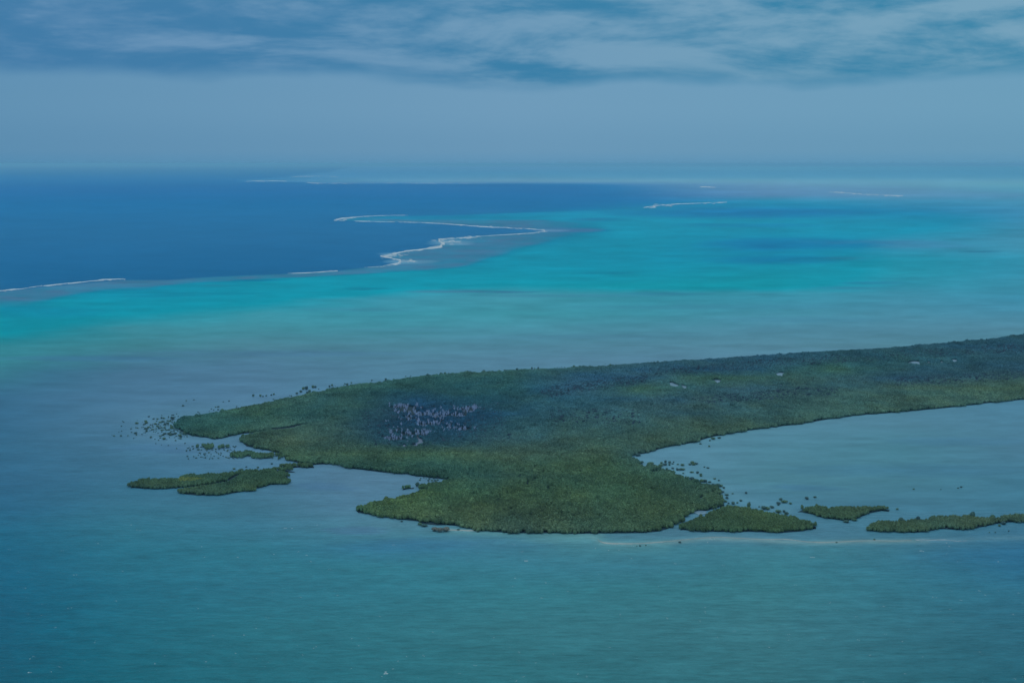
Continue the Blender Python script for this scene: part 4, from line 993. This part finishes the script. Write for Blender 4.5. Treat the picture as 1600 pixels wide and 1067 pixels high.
surf('bright zigzag surf at the corner of the reef edge', [(560, 419), (580, 417.6), (597, 416.7), (607, 414.3), (621, 411.9), (623.3, 409.8), (626.6, 408.6), (625.6, 407), (621.7, 405.4), (611, 403.2), (607.9, 402.5), (596.5, 400.9), (594, 400.7), (602, 399.7),
      (612, 397.6), (616.8, 395.6), (624, 394.4), (630.7, 393.2), (633, 392), (647, 390.5), (655, 390.3), (665.6, 388.9), (672, 387.5), (679.4, 386.3), (690.8, 384.6), (688, 383), (695, 380.6), (689, 379.3), (687.6, 377), (685, 374.9), (692.4, 373.3), (703.8, 372), (719, 371.2), (735, 370.4), (762, 368.6)],
     [0.3, 0.5, 0.6, 1.8, 2.4, 3.6, 4.2, 3.4, 2.0, 1.6, 1.8, 2.6, 2.2, 2.6, 3.8, 3.4, 2.0, 1.6, 2.4, 1.4, 1.8, 1.0, 3.0, 3.2, 2.6, 2.2, 4.0, 3.0, 3.6, 3.4, 2.4, 1.8, 3.0, 1.6, 0.5], 13, 0.6, 0.5, -0.04, 1.2,
     [(636, 408, 12, 2.6, 26), (620, 399, 12, 2, 16), (704, 377.5, 14, 3, 30), (686, 386, 8, 1.2, 8), (730, 371.8, 16, 1, 12), (610, 400.5, 8, 1, 12)])
surf('thin surf closing the deep blue notch of the reef', [(762, 368.6), (795, 366.8), (815, 365.5), (835, 363.8), (850, 361.5), (852, 360.2), (842, 359), (820, 357.6), (790, 355.8), (750, 354), (715, 351), (690, 349.3), (660, 348), (600, 346.7), (560, 345.8), (530, 344)],
     [0.5, 0.8, 0.8, 1.2, 2.0, 2.2, 1.4, 1.0, 1.0, 1.1, 1.3, 1.3, 0.8, 0.7, 0.9, 1.2], 14, 1.5, 0.5)
surf('curled surf tip around the far point of the reef', [(530, 344.4), (524, 343.4), (530, 341.8), (540, 341), (555, 339.3), (575, 338.2), (592, 337.3), (612, 336.8), (638, 336.3)], [1.2, 1.8, 1.8, 1.6, 1.2, 1.0, 0.7, 0.5, 0.4], 15, 1.0)
surf('hooked surf on the reef point right of the deep basin', [(1005, 324.5), (1012, 323.4), (1024, 323.2), (1020, 321.6), (1035, 320.6), (1058, 318.8), (1080, 318.2), (1105, 317.2), (1136, 315.8)], [1.2, 2.8, 2.6, 2.2, 1.8, 1.4, 0.9, 1.0, 1.2], 16, 1.0, 0.6, -0.08)
surf('pale surf at the left end of the distant reef', [(385, 283.6), (400, 283.2), (420, 282.8), (450, 283.4)], [0.8, 1.5, 1.1, 0.5], 17, 2.0, 0.6, -0.1)
surf('pale surf under the distant reef flat', [(480, 285.2), (490, 286.2), (510, 286.6), (560, 286.4), (700, 286.5), (760, 286.6)], [0.9, 1.4, 0.9, 0.5, 0.5, 0.3], 18, 2.0, 0.6, -0.06)
surf('distant thin surf near the right side of the lagoon', [(1295, 300.2), (1305, 300.6), (1330, 302.2), (1345, 303.3), (1370, 304.4), (1392, 305.6), (1412, 306.2)], [1.0, 1.6, 1.1, 1.3, 1.0, 1.4, 0.9], 19, 2.0, 0.6, -0.08)
surf('tiny distant surf fleck above the hooked breaker', [(1094, 292.3), (1100, 292), (1118, 293)], [1.0, 1.3, 0.6], 20, 1.0, 0.6, -0.15)
surf('faint distant surf beyond the left reef flat', [(455, 276.5), (480, 275.6), (505, 275.2), (530, 276.6)], [0.4, 0.8, 0.8, 0.5], 21, 2.0, 0.6, -0.1)
surf('faint surf right at the hazy horizon', [(1065, 259.4), (1075, 259.2), (1090, 259.6), (1130, 260), (1148, 260)], [0.35, 0.6, 0.25, 0.35, 0.5], 22, 2.0, 0.6, -0.1)
surf('broken foam past the right end of the sandbar', [(1430, 843.5), (1440, 843.2), (1450, 843.6), (1475, 843.2), (1480, 843.5), (1496, 845.5), (1510, 844.5)], [0.8, 1.1, 0.3, 0.9, 0.5, 0.4, 0.3], 23, 1.0, 0.8, 0.0, 0.4)

# ------------------------------------------------------------------ whitecaps
r4 = np.random.default_rng(4)
Vs, Fs = [], []; o_ = 0
spots = [(603, 1051, 6), (663, 1024, 3), (743, 1039, 3), (110, 950, 3), (86, 980, 2.5), (118, 898, 3), (458, 825, 3.4), (448, 825, 2.6), (848, 934, 3), (444, 825, 2), (820, 876, 5), (1440, 861, 4), (1268, 870, 4), (48, 1050, 4), (1115, 842, 4)]
spots = [(a_, b_, c_) for a_, b_, c_ in spots]
for k in range(300):
    y = 815 + 270 * r4.uniform(0, 1) ** 0.9; x = r4.uniform(-60, 1660)
    spots.append((x, y, r4.uniform(0.8, 2.8)))
for x, y, w_ in spots:
    if inside(MAIN, np.array([x]), np.array([y]))[0] or any(inside(p_, np.array([x]), np.array([y]))[0] for _, p_ in ISLETS): continue
    c = at(x, y, 0.0); sc_ = w_ * math.hypot(c[0], c[1]) / FPX
    for j in range(1 + int(w_ / 2)):
        n = 7; a_ = np.arange(n) * math.tau / n
        rr = r4.uniform(0.5, 1.2, n)
        off = r4.normal(0, 1, 2) * [sc_ * .6, sc_ * .5]
        ring = np.stack([c[0] + off[0] + np.cos(a_) * rr * sc_ * .42, c[1] + off[1] + np.sin(a_) * rr * sc_ * .22, np.full(n, -0.02)], -1)
        top = np.array([[c[0] + off[0], c[1] + off[1], 0.12 + 0.1 * sc_]])
        Vs.append(np.concatenate([ring, top]))
        Fs += [[o_ + q, o_ + (q + 1) % n, o_ + n] for q in range(n)]; o_ += n + 1
tag(obj('whitecaps', mesh_np('whitecaps', np.concatenate(Vs), np.array(Fs), m_cap, True)), 'scattered whitecaps on the open foreground water', 'whitecaps', kind='stuff')

# ------------------------------------------------------------------ the air: one box of even haze round everything
m_haze = bpy.data.materials.new('haze'); m_haze.use_nodes = True
ht = m_haze.node_tree; ht.nodes.clear()
pv = ht.nodes.new('ShaderNodeVolumePrincipled'); ho = ht.nodes.new('ShaderNodeOutputMaterial')
pv.inputs['Color'].default_value = (*HAZE_C, 1); pv.inputs['Density'].default_value = HAZE_D; pv.inputs['Anisotropy'].default_value = 0.0
ht.links.new(pv.outputs[0], ho.inputs['Volume'])
ext = float(np.abs(P3[..., :2]).max()) + 5000
bm = bmesh.new(); bmesh.ops.create_cube(bm, size=1.0)
for v_ in bm.verts:
    v_.co.x *= 2 * ext; v_.co.y = (v_.co.y + 0.5) * (ext + 3000) - 3000; v_.co.z = -2.0 if v_.co.z < 0 else CAM_H + 25
me = bpy.data.meshes.new('haze'); bm.to_mesh(me); bm.free(); me.materials.append(m_haze)
tag(obj('haze', me), kind='stuff')
